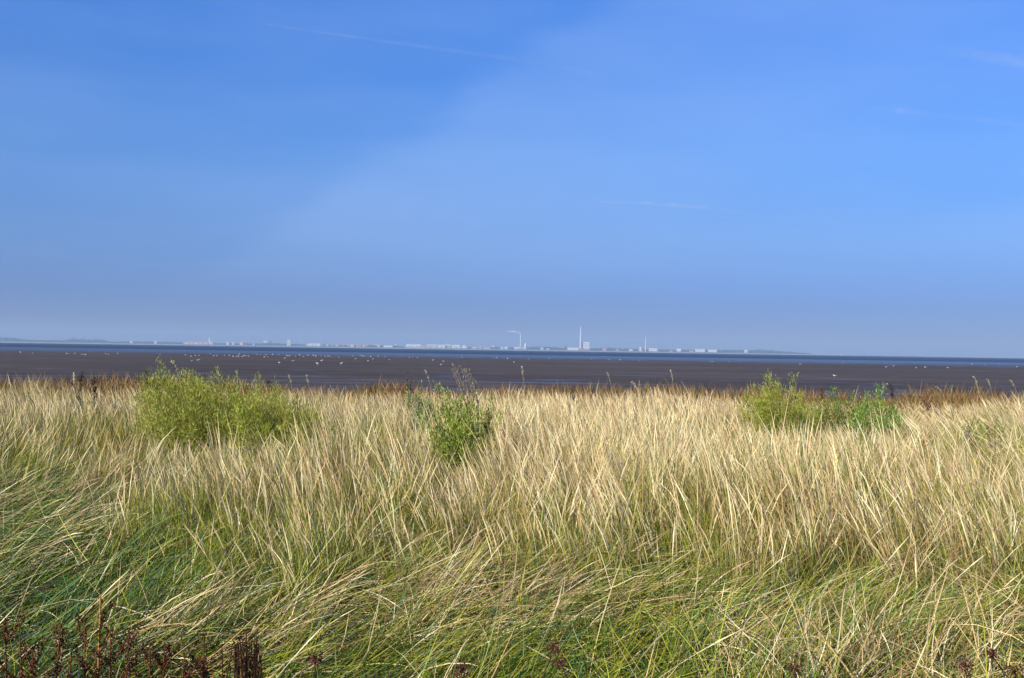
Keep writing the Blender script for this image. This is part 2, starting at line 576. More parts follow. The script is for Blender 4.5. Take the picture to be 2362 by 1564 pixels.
def dry_tops(root, H, rad):
    """the tall withered flower stalks that overtop the middle shrub"""
    for k, (dx, ptop) in enumerate(((-44, 838), (-34, 846), (-22, 848), (-12, 850), (-2, 850), (-38, 866), (-28, 862), (4, 872))):
        tp = at(1086 + dx, ptop, 11.0)
        loc = np.array([tp.x - root.location.x, tp.y - 11.0, tp.z - root.location.z])
        base = np.array([loc[0] * .35 + .10, rng.uniform(-.05, .05), H * .55])
        mid = (base + loc) / 2 + np.array([.03, 0, .02])
        acc, seeds = Acc(), Acc()
        tube(acc, [base, mid, loc], [.005, .004, .002], (.16, .13, .08), (.25, .20, .15), 5)
        m = 90
        t = rng.uniform(.45, 1, m)[:, None]
        p = mid + (loc - mid) * ((t - .45) / .55) + rng.normal(0, .012, (m, 3))
        leaflets(seeds, p, rng.normal(0, .5, (m, 3)) + np.array([-.2, 0, .8]), rng.uniform(.012, .03, m),
                 rng.uniform(.004, .008, m), pal([(.30, .24, .18), (.18, .13, .10), (.22, .22, .10)], [.5, .3, .2], m))
        fs = acc.build('flower_stalk', M_TWIG, root)
        seeds.build('seed_head', M_TWIG, fs)


def shrubs():
    YG = [(0.35, 0.37, 0.05), (0.24, 0.30, 0.038), (0.46, 0.39, 0.06), (0.11, 0.17, 0.025)]
    YG2 = [(0.29, 0.36, 0.05), (0.19, 0.28, 0.04), (0.40, 0.41, 0.065), (0.08, 0.14, 0.022)]
    GG = [(0.20, 0.32, 0.05), (0.12, 0.23, 0.04), (0.30, 0.38, 0.06), (0.07, 0.14, 0.025)]
    DK = [(0.15, 0.22, 0.035), (0.22, 0.25, 0.04), (0.07, 0.13, 0.025), (0.27, 0.19, 0.04)]
    P4 = [.36, .28, .2, .16]
    make_shrub('big feathery yellow-green shrub rising highest above the grass toward the left', 0, YG, P4, 120, 40000, (.030, .075), (.0035, .0068), lean=(-.10, 0, 0), peak=-.35)
    make_shrub('low spreading yellow-green shrub just right of the highest shrub', 1, YG, P4, 80, 22000, (.030, .07), (.0035, .0068), peak=-.4)
    make_shrub('leafy mid-green shrub topped by withered grey-brown flower stalks', 2, YG2, P4, 48, 9500, (.025, .06), (.005, .011), extra=dry_tops)
    make_shrub('small pale green bush half hidden in grass left of the shrub with withered stalks', 3, [(0.13, 0.22, 0.06), (0.09, 0.17, 0.05), (.2, .26, .08), (.06, .12, .04)], P4, 26, 3600)
    make_shrub('bushy yellow-green shrub against the mud, right of the middle, leaning left', 4, YG, P4, 70, 20000, (.030, .07), (.004, .0075), lean=(-.07, 0, 0))
    make_shrub('low olive and rust tinged shrub between two taller green shrubs', 5, DK, P4, 40, 6500)
    make_shrub('rounded dark green shrub at the right end of the row', 6, GG, P4, 38, 6500)
    make_shrub('little leafy green plant among the palest grass of the middle', 7, YG, P4, 14, 800, (.03, .06), (.007, .013))
    make_shrub('small dull green plant among leaning grass near the right edge', 8, DK, P4, 18, 1500)


# ------------------------------------------------------------------ single tall stalks against the mud
def stalk(px, py, pbx, pby, Y, label, bend=0.0, ear=.17, colr=(.50, .40, .26), wid=.010, name='grass_stalk'):
    tp = at(px, py, Y); bp = at(pbx, pby, Y)
    g = float(ground_z(bp.x, Y))
    d = (tp - bp)
    k = (bp.z - g) / max(d.z, .01)
    foot = Vector((bp.x - d.x * k * .25, Y, g))
    root = empty(name, foot)
    tag(root, label, 'grass stalk', 'single ears standing out against the mud')
    p0 = np.zeros(3); p2 = np.array(tp - foot); p1 = np.array(bp - foot)
    ts = np.linspace(0, 1, 9)
    c1 = p1 * 1.15 if bend == 0 else p1 * 1.1 + np.array([bend, 0, .05])
    pts = [(1 - t) ** 2 * p0 + 2 * t * (1 - t) * c1 + t * t * p2 for t in ts]
    st = Acc()
    tube(st, pts, np.linspace(.0035, .0018, 9), (.30, .24, .11), (.46, .36, .2), 4)
    st.build('stem', M_TWIG, root)
    e = Acc()
    n = 46
    t = np.linspace(1 - ear * 1.6, 1, n)
    P = np.array([(1 - a) ** 2 * p0 + 2 * a * (1 - a) * c1 + a * a * p2 for a in t])
    dirv = np.gradient(P, axis=0); dirv /= np.linalg.norm(dirv, axis=1, keepdims=True)
    sd = rng.normal(0, 1, (n, 3)) * .35
    leaflets(e, P, dirv + sd, np.full(n, .032), np.full(n, wid), pal([colr], [1], n, .12))
    e.build('seed_head', M_TWIG, root)


def stalks():
    g = (.42, .36, .26)
    stalk(1203, 848, 1213, 905, 16, 'tall thin pale ear alone against the mud just right of the withered-topped shrub', wid=.012, colr=g)
    stalk(1401, 860, 1414, 898, 18, 'thin straight ear against the mud left of the centre hump of pale grass', colr=g)
    stalk(1458, 882, 1500, 935, 15, 'long ear curving over to the left below the thin straight ear', bend=-.02)
    stalk(1547, 856, 1556, 895, 18, 'slender upright ear on top of the hump of pale grass', colr=g)
    stalk(170, 863, 172, 905, 17, 'upright creamy ear by the small dark seed head toward the left', colr=CREAM)
    stalk(981, 856, 1000, 893, 17, 'grey ear bowing left beside the shrub with withered stalks', bend=-.03, colr=g)
    stalk(666, 866, 677, 900, 18, 'dark slim ear just right of the low spreading shrub', colr=g)
    stalk(707, 868, 716, 905, 18, 'second slim ear right of the low spreading shrub', colr=g)
    stalk(398, 833, 420, 868, 13.5, 'pale bent ear at the left tip of the highest shrub', bend=-.02, colr=(.45, .47, .25))
    stalk(503, 850, 506, 880, 13.5, 'pale ear poking straight up from the highest shrub', colr=(.48, .48, .25))
    stalk(547, 858, 549, 890, 13.5, 'short thick ear at the right shoulder of the highest shrub', colr=(.42, .45, .2))
    stalk(2246, 870, 2262, 896, 20, 'feathery grey ear highest against the mud near the right edge', colr=g, wid=.014)
    stalk(2278, 876, 2290, 900, 20, 'feathery grey ear right of the highest one near the right edge', colr=g, wid=.013)
    stalk(2160, 892, 2185, 915, 19, 'grey ear lying low left of the feathery ears', bend=-.02, colr=g)
    stalk(2330, 878, 2352, 905, 18, 'feathery pale ear at the right rim of the field', colr=g, wid=.014)


# ------------------------------------------------------------------ dark dead plants
RB = [(.060, .024, .009), (.115, .044, .013), (.030, .015, .008), (.18, .078, .02)]


def dock(px, ptop, pbx, Y, label, nbr=9, dense=1.0, thick=.006, name='dead_dock', tuft=0.0, cols=RB, head=1.0,
         stemc=(.11, .042, .013), cat='dead plant', group=None):
    """withered dock: ridged main stem, side shoots set with dark seed whorls"""
    tp = at(px, ptop, Y)
    bx_ = at(pbx, 1560, Y).x
    g = float(ground_z(bx_, Y))
    root = empty(name, (bx_, Y, g))
    tag(root, label, cat, group)
    top = np.array([tp.x - bx_, tp.y - Y, tp.z - g])
    H = top[2]
    st = Acc()
    mid = top * .5 + np.array([rng.normal(0, .012), rng.normal(0, .012), 0])
    ts = np.linspace(0, 1, 8)
    main = np.array([(1 - t) ** 2 * np.zeros(3) + 2 * t * (1 - t) * mid + t * t * top for t in ts])
    tube(st, main, np.linspace(thick, thick * .35, 8), np.array(stemc), np.array(stemc) * 1.4, 6)

    def whorls(pts, m):
        sd = Acc()
        pts = np.array(pts)
        t = rng.uniform(0.15, 1, m) * (len(pts) - 1.001)
        i0 = t.astype(int); fr = (t - i0)[:, None]
        P = pts[i0] * (1 - fr) + pts[i0 + 1] * fr + rng.normal(0, .006, (m, 3)) * head
        leaflets(sd, P, rng.normal(0, 1, (m, 3)) + np.array([0, 0, .5]), rng.uniform(.005, .012, m) * head,
                 rng.uniform(.004, .008, m) * head, pal(cols, [.4, .3, .2, .1], m, .2))
        sd.build('seed_head', M_TWIG, root)
    whorls(main[3:], int(110 * dense))
    for k in range(nbr):
        t = rng.uniform(.30, .95)
        p = main[int(t * 7)]
        a = rng.uniform(0, 6.28)
        Lb = H * rng.uniform(.16, .34) * (1.15 - t * .5)
        pts = curve_pts(p, (math.cos(a) * .6, math.sin(a) * .6, .8), Lb, (rng.normal(0, .4), rng.normal(0, .4), rng.uniform(-.5, .6)), 5)
        tube(st, pts, np.linspace(thick * .5, thick * .22, 6), np.array(stemc), np.array(stemc) * 1.2, 5)
        whorls(pts, int(70 * dense))
    st.build('stem', M_TWIG, root)
    if tuft:
        lf = Acc()
        m = int(tuft)
        az = rng.uniform(0, 6.28, m)
        b = np.stack([rng.normal(0, .05, m), rng.normal(0, .05, m), rng.uniform(0, .18, m)], 1)
        c = pal(RB, [.4, .3, .2, .1], m, .2)
        blades(lf, b, az, rng.uniform(R(10), R(40), m), rng.uniform(R(60), R(150), m), rng.uniform(.15, .34, m),
               rng.uniform(.012, .03, m), c, c * 1.2, S=4, kink=rng.normal(0, .5, m))
        lf.build('leaf', M_TWIG, root)
    return root


def dead_plants():
    G = 'dead red-brown plants in the near corner'
    Y = 3.75
    dock(232, 1372, 212, Y, 'tallest dead red-brown dock, its orange stem upright above the near corner clump', 8, 1.0, .0085, tuft=14, stemc=(.34, .15, .03), group=G)
    dock(195, 1425, 190, 3.7, 'dark forked dead dock right behind the tallest one in the near corner', 9, 1.1, .006, tuft=16, group=G)
    dock(140, 1440, 120, 3.7, 'dead dock with black wiry shoots left of the tallest one', 8, 1.1, .005, tuft=16, group=G)
    dock(12, 1425, 25, 3.7, 'dead rusty dock cut by the left edge in the near corner', 9, 1.1, .006, tuft=18, group=G)
    dock(75, 1490, 80, 3.6, 'low rusty dead dock near the bottom left corner', 10, 1.3, .006, tuft=26, group=G)
    dock(300, 1450, 290, 3.7, 'bushy dead dock with thin black shoots right of the tallest one', 10, 1.2, .005, tuft=20, group=G)
    dock(380, 1490, 360, 3.65, 'low matted dead dock between the tall dead stems and the black bundle', 11, 1.3, .005, tuft=26, group=G)
    dock(470, 1455, 490, 3.75, 'sparse dead dock with arching brown twigs beside the black bundle', 8, 1.0, .0045, tuft=10, group=G)
    dock(255, 1470, 262, 3.5, 'short rusty dead dock in front of the tallest one', 12, 1.4, .006, tuft=34, group=G)
    dock(165, 1500, 150, 3.45, 'matted rusty dead dock lowest in the near corner', 12, 1.4, .006, tuft=40, group=G)
    dock(345, 1480, 335, 3.5, 'dark dead dock with crowded seed whorls beside the low matted one', 12, 1.5, .006, tuft=30, group=G)
    dock(45, 1462, 60, 3.55, 'upright rusty dead dock between the left edge and the wiry one', 10, 1.3, .006, tuft=26, group=G)
    dock(425, 1515, 415, 3.5, 'lowest brown dead dock against the black bundle', 11, 1.4, .005, tuft=30, group=G)
    # black bundle of stems
    root = empty('dead_rush_clump', (at(580, 1560, 3.7).x, 3.7, float(ground_z(at(580, 1560, 3.7).x, 3.7))))
    tag(root, 'blackish upright bundle of dead stems with ragged tops at the bottom edge', 'dead plant', G)
    for k in range(44):
        st, hd = Acc(), Acc()
        px = 576 + rng.normal(0, 26); py = 1458 + abs(rng.normal(0, 26)) + abs(px - 576) * .55
        t = at(px + rng.normal(0, 10), py, 3.7 + rng.normal(0, .06)) - Vector(root.location)
        tt = np.array(t)
        b = np.array([tt[0] * .35 + rng.normal(0, .015), rng.normal(0, .03), 0])
        mid = b + (tt - b) * .55 + rng.normal(0, .014, 3)
        c = np.array(RB[rng.integers(0, 3)]) * rng.uniform(.35, .8)
        if k % 9 == 0: c = np.array((.20, .15, .07))
        tube(st, [b, b + (mid - b) * .5, mid, mid + (tt - mid) * .6 + rng.normal(0, .006, 3), tt], [.0034, .0032, .0028, .0022, .0012], c, c * 1.3, 5)
        m = 22
        P = tt - (tt - mid) * rng.uniform(0, .5, (m, 1)) + rng.normal(0, .006, (m, 3))
        leaflets(hd, P, rng.normal(0, .7, (m, 3)) + np.array([0, 0, .8]), rng.uniform(.010, .028, m), rng.uniform(.002, .005, m), pal(RB, [.4, .3, .2, .1], m, .2) * .8)
        ss = st.build('stem', M_TWIG, root); hd.build('seed_head', M_TWIG, ss)
    # single dead flower stalks along the bottom edge
    G2 = 'dead flower stalks along the bottom edge'
    fl = [(1278, 1496, 1235, 4.0, 'upright dead flower stalk with a small red-brown head at the bottom middle'),
          (1292, 1528, 1345, 3.9, 'dead flower stalk crossing behind the upright one at the bottom middle'),
          (1832, 1545, 1845, 3.9, 'dead stalk with a ragged red-brown head between the bottom middle and the right corner'),
          (2226, 1536, 2245, 3.9, 'dead flower stalk with a drooping dark head near the bottom right corner'),
          (2285, 1508, 2370, 4.0, 'long slanting dead flower stalk near the bottom right corner'),
          (2340, 1545, 2362, 3.9, 'short dead flower stalk at the bottom right edge'),
          (1064, 1550, 1070, 3.9, 'little red-brown head just showing at the bottom left of the middle'),
          (725, 1520, 735, 3.9, 'thin dark dead stalk right of the black bundle')]
    for px, py, bx_, y, lab in fl:
        tp = at(px, py, y)
        fx = at(bx_, 1564, y).x
        fx = fx + (fx - tp.x) * 1.6
        g = float(ground_z(fx, y))
        root = empty('dead_flower', (fx, y, g)); tag(root, lab, 'dead flower', G2)
        t = np.array([tp.x - fx, 0, tp.z - g])
        st, hd = Acc(), Acc()
        mid = t * .5 + np.array([rng.normal(0, .02), 0, .02])
        tube(st, [np.zeros(3), mid * .6, mid, t * .78 + mid * .03, t], [.0036, .0034, .003, .0026, .0022], (.05, .025, .012), (.07, .03, .015), 5)
        m = 110
        P = t + rng.normal(0, 1, (m, 3)) * np.array([.014, .014, .011])
        leaflets(hd, P, rng.normal(0, 1, (m, 3)) + np.array([0, 0, .3]), rng.uniform(.008, .018, m), rng.uniform(.004, .009, m), pal([(.09, .03, .02), (.15, .05, .03), (.05, .02, .015)], [.45, .35, .2], m, .2))
        st.build('stem', M_TWIG, root); hd.build('seed_head', M_TWIG, root)
    # far dark seed spikes against the mud
    G3 = 'dark seed spikes against the mud'
    dk = [(.05, .028, .015), (.085, .045, .018), (.035, .02, .012), (.12, .06, .02)]
    for px, py, y, lab, c in ((335, 850, 21, 'olive dead dock with a broad seed spike left of the highest shrub', [(.07, .06, .02), (.09, .07, .02), (.05, .04, .015), (.1, .07, .02)]),
                              (357, 861, 21, 'small dark dock between the olive one and the highest shrub', dk),
                              (183, 866, 20, 'little black dock beside a creamy ear', dk),
                              (213, 872, 20, 'rust brown dock right of the little black one', dk),
                              (616, 872, 24, 'rust brown dock behind the low spreading shrub', [(.16, .06, .03), (.2, .09, .03), (.1, .04, .02), (.2, .1, .04)]),
                              (938, 856, 20, 'broad brown dock patch behind the small pale green bush', [(.11, .06, .03), (.15, .09, .04), (.07, .04, .02), (.16, .1, .05)]),
                              (1892, 888, 22, 'rusty dock between the bushy shrub and the low olive shrub', [(.16, .07, .03), (.2, .1, .03), (.1, .05, .02), (.2, .1, .04)]),
                              (2055, 882, 21, 'tall black dock behind the rounded dark green shrub', dk),
                              (2134, 886, 22, 'rust brown dock right of the rounded dark green shrub', [(.12, .05, .025), (.15, .07, .03), (.08, .04, .02), (.15, .08, .03)]),
                              (1318, 898, 22, 'squat dark dock below the power station in the rusty strip', dk)):
        dock(px, py, px + 2, y, lab, 7, .8, .007, cols=c, head=2.6, stemc=tuple(np.array(c[0]) * .9), name='dock', cat='dock plant', group=G3)
    # reddish plant and fluffy seed heads in the right of the field
    dock(2125, 985, 2118, 11.5, 'reddish stemmed dock standing in the tall grass toward the right', 8, .9, .005, cols=[(.24, .09, .04), (.3, .13, .05), (.16, .06, .03), (.3, .15, .06)], head=1.5, stemc=(.26, .10, .05), name='dock', cat='dock plant')
    tp = at(2258, 985, 11.5)
    root = empty('seeding_plant', (tp.x + .12, 11.5, float(ground_z(tp.x, 11.5))))
    tag(root, 'grey-brown plant gone to seed among leaning grass near the right edge', 'plant')
    st, hd = Acc(), Acc()
    for k in range(16):
        q = at(rng.uniform(2215, 2310), rng.uniform(980, 1030), 11.5 + rng.uniform(-.15, .15)) - Vector(root.location)
        q = np.array(q)
        st, hd = Acc(), Acc()
        tube(st, [np.array([0, 0, 0]), q * .5 + np.array([.03, 0, .05]), q], [.003, .0026, .002], (.14, .10, .05), (.16, .11, .06), 4)
        m = 34
        leaflets(hd, q + rng.normal(0, .013, (m, 3)), rng.normal(0, 1, (m, 3)), rng.uniform(.01, .02, m), rng.uniform(.006, .012, m),
                 pal([(.34, .28, .22), (.12, .08, .06), (.22, .16, .12)], [.4, .3, .3], m, .2))
        ss = st.build('stem', M_TWIG, root); hd.build('seed_head', M_TWIG, ss)


# ------------------------------------------------------------------ ground, mud, water
def grid_mesh(name, xs, ys, zf, mat, smooth=True):
    X, Y = np.meshgrid(xs, ys)
    Z = zf(X.ravel(), Y.ravel())
    co = np.stack([X.ravel(), Y.ravel(), Z], 1)
    nx, ny = len(xs), len(ys)
    i = (np.arange(ny - 1)[:, None] * nx + np.arange(nx - 1)[None]).ravel()
    f = np.stack([i, i + 1, i + nx + 1, i + nx], 1)
    return mesh_np(name, co, [f], mat, None, None, smooth)


SPLIT = 45.0


def soil_mat():
    m, n, l = new_mat('soil')
    out = n.new('ShaderNodeOutputMaterial'); b = n.new('ShaderNodeBsdfPrincipled')
    tc = n.new('ShaderNodeTexCoord')
    t = n.new('ShaderNodeTexNoise'); t.inputs['Scale'].default_value = 6; t.inputs['Detail'].default_value = 8
    r = n.new('ShaderNodeValToRGB')
    r.color_ramp.elements[0].color = (.020, .016, .010, 1); r.color_ramp.elements[0].position = .3
    r.color_ramp.elements[1].color = (.070, .058, .030, 1); r.color_ramp.elements[1].position = .7
    bp = n.new('ShaderNodeBump'); bp.inputs['Strength'].default_value = .6; bp.inputs['Distance'].default_value = .03
    l.new(tc.outputs['Object'], t.inputs['Vector']); l.new(t.outputs['Fac'], r.inputs[0]); l.new(r.outputs[0], b.inputs['Base Color'])
    l.new(t.outputs['Fac'], bp.inputs['Height']); l.new(bp.outputs[0], b.inputs['Normal'])
    b.inputs['Roughness'].default_value = .95
    l.new(b.outputs[0], out.inputs[0])
    return m


def mud_mat():
    """grey-brown silt with thin standing films of water that thicken with distance from the marsh"""
    m, n, l = new_mat('wet_mud')
    out = n.new('ShaderNodeOutputMaterial')
    tc = n.new('ShaderNodeTexCoord')
    sep = n.new('ShaderNodeSeparateXYZ'); l.new(tc.outputs['Object'], sep.inputs[0])
    mp = n.new('ShaderNodeMapping'); mp.inputs['Scale'].default_value = (.10, .16, 1)
    l.new(tc.outputs['Object'], mp.inputs['Vector'])
    t = n.new('ShaderNodeTexNoise'); t.inputs['Scale'].default_value = 1; t.inputs['Detail'].default_value = 9; t.inputs['Roughness'].default_value = .62
    l.new(mp.outputs[0], t.inputs['Vector'])
    mp2 = n.new('ShaderNodeMapping'); mp2.inputs['Scale'].default_value = (.35, .9, 1)
    l.new(tc.outputs['Object'], mp2.inputs['Vector'])
    t2 = n.new('ShaderNodeTexNoise'); t2.inputs['Scale'].default_value = 1; t2.inputs['Detail'].default_value = 8; t2.inputs['Roughness'].default_value = .7
    l.new(mp2.outputs[0], t2.inputs['Vector'])
    r = n.new('ShaderNodeValToRGB')
    r.color_ramp.elements[0].position = .32; r.color_ramp.elements[0].color = (.047, .036, .029, 1)
    r.color_ramp.elements[1].position = .70; r.color_ramp.elements[1].color = (.097, .075, .058, 1)
    l.new(t2.outputs['Fac'], r.inputs[0])
    mp3 = n.new('ShaderNodeMapping'); mp3.inputs['Scale'].default_value = (.016, .055, 1)
    l.new(tc.outputs['Object'], mp3.inputs['Vector'])
    t3 = n.new('ShaderNodeTexNoise'); t3.inputs['Scale'].default_value = 1; t3.inputs['Detail'].default_value = 7; t3.inputs['Roughness'].default_value = .65
    l.new(mp3.outputs[0], t3.inputs['Vector'])
    m3 = n.new('ShaderNodeMapRange'); m3.inputs['From Min'].default_value = .3; m3.inputs['From Max'].default_value = .7
    m3.inputs['To Min'].default_value = .62; m3.inputs['To Max'].default_value = 1.38
    l.new(t3.outputs['Fac'], m3.inputs['Value'])
    mm3 = n.new('ShaderNodeMix'); mm3.data_type = 'RGBA'; mm3.blend_type = 'MULTIPLY'; mm3.inputs['Factor'].default_value = 1
    l.new(r.outputs[0], mm3.inputs['A']); l.new(m3.outputs[0], mm3.inputs['B'])
    dry = n.new('ShaderNodeBsdfPrincipled')
    dry.inputs['Roughness'].default_value = .62
    dry.inputs['Specular IOR Level'].default_value = .06
    l.new(mm3.outputs['Result'], dry.inputs['Base Color'])
    bp = n.new('ShaderNodeBump'); bp.inputs['Strength'].default_value = .8; bp.inputs['Distance'].default_value = .12
    l.new(t2.outputs['Fac'], bp.inputs['Height']); l.new(bp.outputs[0], dry.inputs['Normal'])
    wet = n.new('ShaderNodeBsdfPrincipled')
    wet.inputs['Roughness'].default_value = .3
    wet.inputs['Specular IOR Level'].default_value = .18
    wet.inputs['IOR'].default_value = 1.33
    wet.inputs['Base Color'].default_value = (.045, .045, .06, 1)
    bp2 = n.new('ShaderNodeBump'); bp2.inputs['Strength'].default_value = .55; bp2.inputs['Distance'].default_value = .05
    l.new(t2.outputs['Fac'], bp2.inputs['Height']); l.new(bp2.outputs[0], wet.inputs['Normal'])
    # wetness: rises near the water's edge (y about 235 m), some pools close in
    far = n.new('ShaderNodeMapRange'); far.inputs['From Min'].default_value = 225; far.inputs['From Max'].default_value = 420
    far.inputs['To Min'].default_value = 0; far.inputs['To Max'].default_value = .34
    l.new(sep.outputs['Y'], far.inputs['Value'])
    near = n.new('ShaderNodeMapRange'); near.inputs['From Min'].default_value = 140; near.inputs['From Max'].default_value = 60
    near.inputs['To Min'].default_value = 0; near.inputs['To Max'].default_value = .118
    l.new(sep.outputs['Y'], near.inputs['Value'])
    a1 = n.new('ShaderNodeMath'); a1.operation = 'ADD'; l.new(far.outputs[0], a1.inputs[0]); l.new(near.outputs[0], a1.inputs[1])
    a2 = n.new('ShaderNodeMath'); a2.operation = 'ADD'; l.new(a1.outputs[0], a2.inputs[0]); l.new(t.outputs['Fac'], a2.inputs[1])
    wr = n.new('ShaderNodeMapRange'); wr.inputs['From Min'].default_value = .62; wr.inputs['From Max'].default_value = .78
    l.new(a2.outputs[0], wr.inputs['Value'])
    mx = n.new('ShaderNodeMixShader')
    l.new(wr.outputs[0], mx.inputs[0]); l.new(dry.outputs[0], mx.inputs[1]); l.new(wet.outputs[0], mx.inputs[2])
    l.new(mx.outputs[0], out.inputs[0])
    return m


def water_mat():
    m, n, l = new_mat('sea_water')
    out = n.new('ShaderNodeOutputMaterial'); b = n.new('ShaderNodeBsdfPrincipled')
    tc = n.new('ShaderNodeTexCoord')
    mp = n.new('ShaderNodeMapping'); mp.inputs['Scale'].default_value = (.02, .05, 1)
    l.new(tc.outputs['Object'], mp.inputs['Vector'])
    t = n.new('ShaderNodeTexNoise'); t.inputs['Scale'].default_value = 1; t.inputs['Detail'].default_value = 8; t.inputs['Roughness'].default_value = .6
    l.new(mp.outputs[0], t.inputs['Vector'])
    bp = n.new('ShaderNodeBump'); bp.inputs['Strength'].default_value = 1.0; bp.inputs['Distance'].default_value = 3.0
    l.new(t.outputs['Fac'], bp.inputs['Height']); l.new(bp.outputs[0], b.inputs['Normal'])
    b.inputs['Base Color'].default_value = (.020, .032, .060, 1)
    b.inputs['Roughness'].default_value = .45
    b.inputs['Specular IOR Level'].default_value = .22
    b.inputs['IOR'].default_value = 1.33
    l.new(b.outputs[0], out.inputs[0])
    return m


def mud_z(x, y):
    z = ground_z(x, y)
    r = 0.05 * (fnoise(x, y, 7.0, 91) - 0.5) + 0.02 * (vnoise(x, y, 2.0, 92) - .5)
    f = sstep(SPLIT, SPLIT + 10, y) * (1 - sstep(300, 500, y))
    base = -0.92 - 0.00012 * np.clip(y - 240, 0, 4000)
    near = 1 - sstep(SPLIT, SPLIT + 12, y)
    return z * near + (1 - near) * (base + r * f)


def setting():
    xs = np.concatenate([np.linspace(-60, -22, 20), np.linspace(-21.6, 21.6, 220), np.linspace(22, 60, 20)])
    ys = np.concatenate([np.linspace(-40, 1, 20), np.linspace(1.3, SPLIT, 230)])
    o = grid_mesh('ground', xs, ys, ground_z, soil_mat())
    tag(o, 'dark soil of the salt marsh under the grass', 'ground', kind='structure')
    lx = np.concatenate([-np.geomspace(14000, 62, 46), xs, np.geomspace(62, 14000, 46)])
    ly = np.concatenate([np.linspace(SPLIT, 130, 150), np.linspace(131, 300, 120), np.geomspace(304, 14000, 70)])
    o = grid_mesh('mudflat', lx, ly, mud_z, mud_mat())
    tag(o, 'dark grey-brown mudflat with bluish wet streaks at low tide', 'mudflat', kind='structure')
    # sides and rear of the marsh
    def strip(x): return None
    rear = np.concatenate([-np.geomspace(14000, 62, 30), [-60.0]])
    for sgn in (1, -1):
        xx = np.sort(rear * -sgn)
        o = grid_mesh('ground', xx, np.array([-400.0, -40.0, 1.0, 20.0, 28, 32, 36, 40, SPLIT]), ground_z, bpy.data.materials['soil'])
        tag(o, 'bare marsh ground stretching away beside the grass', 'ground', kind='structure')
    # sea
    wx = np.array([-14000, -6000, -2000, -600, -200, 0, 200, 600, 2000, 6000, 14000.0])
    wx = np.interp(np.linspace(0, 10, 121), np.arange(11), wx)
    wy = np.concatenate([np.linspace(480, 1000, 40), np.geomspace(1030, 14000, 30)])
    def wz(x, y):
        return np.full(len(x), -0.93) - 0.06 * (1 - sstep(480, 700, y)) 
    X, Y = np.meshgrid(wx, wy)
    Y2 = Y + (fnoise(X, X * 0, 140.0, 95) - .5) * 70 * (1 - sstep(480, 1000, Y))
    co = np.stack([X.ravel(), Y2.ravel(), wz(X.ravel(), Y.ravel())], 1)
    nx, ny = len(wx), len(wy)
    i = (np.arange(ny - 1)[:, None] * nx + np.arange(nx - 1)[None]).ravel()
    o = mesh_np('water', co, [np.stack([i, i + 1, i + nx + 1, i + nx], 1)], water_mat(), None, None, True)
    tag(o, 'dark blue choppy channel of water below the far shore', 'water', kind='structure')


# ------------------------------------------------------------------ far shore
D0 = 8000.0
K = D0 / F                                   # metres per photo pixel out there


class MB:
    def __init__(self): self.v, self.f = [], []

    def box(self, x0, x1, y0, y1, z0, z1, top=1.0):
        b = len(self.v)
        cx, cy = (x0 + x1) / 2, (y0 + y1) / 2
        for z, s in ((z0, 1.0), (z1, top)):
            for (x, y) in ((x0, y0), (x1, y0), (x1, y1), (x0, y1)):
                self.v.append((cx + (x - cx) * s, cy + (y - cy) * s, z))
        self.f += [tuple(b + i for i in q) for q in ((0, 3, 2, 1), (4, 5, 6, 7), (0, 1, 5, 4), (1, 2, 6, 5), (2, 3, 7, 6), (3, 0, 4, 7))]
        return self

    def gable(self, x0, x1, y0, y1, z0, z1, ov=.6):
        """roof with its ridge along x"""
        b = len(self.v)
        x0 -= ov; x1 += ov; y0 -= ov; y1 += ov
        ym = (y0 + y1) / 2
        self.v += [(x0, y0, z0), (x1, y0, z0), (x1, y1, z0), (x0, y1, z0), (x0, ym, z1), (x1, ym, z1)]
        self.f += [tuple(b + i for i in q) for q in ((0, 3, 2, 1), (0, 1, 5, 4), (2, 3, 4, 5), (0, 4, 3), (1, 2, 5))]
        return self

    def cyl(self, cx, cy, r0, r1, z0, z1, n=16):
        b = len(self.v)
        for z, r in ((z0, r0), (z1, r1)):
            for k in range(n):
                t = 2 * math.pi * k / n
                self.v.append((cx + r * math.cos(t), cy + r * math.sin(t), z))
        for k in range(n):
            k2 = (k + 1) % n
            self.f.append((b + k, b + k2, b + n + k2, b + n + k))
        self.f.append(tuple(b + n + k for k in range(n)))
        self.f.append(tuple(b + n - 1 - k for k in range(n)))
        return self

    def build(self, name, mat, parent=None):
        me = bpy.data.meshes.new(name)
        me.from_pydata(self.v, [], self.f)
        me.update()
        me.materials.append(mat)
        o = bpy.data.objects.new(name, me)
        col.objects.link(o)
        if parent: o.parent = parent
        return o


BANK = 7.5                                   # crown of the far dike


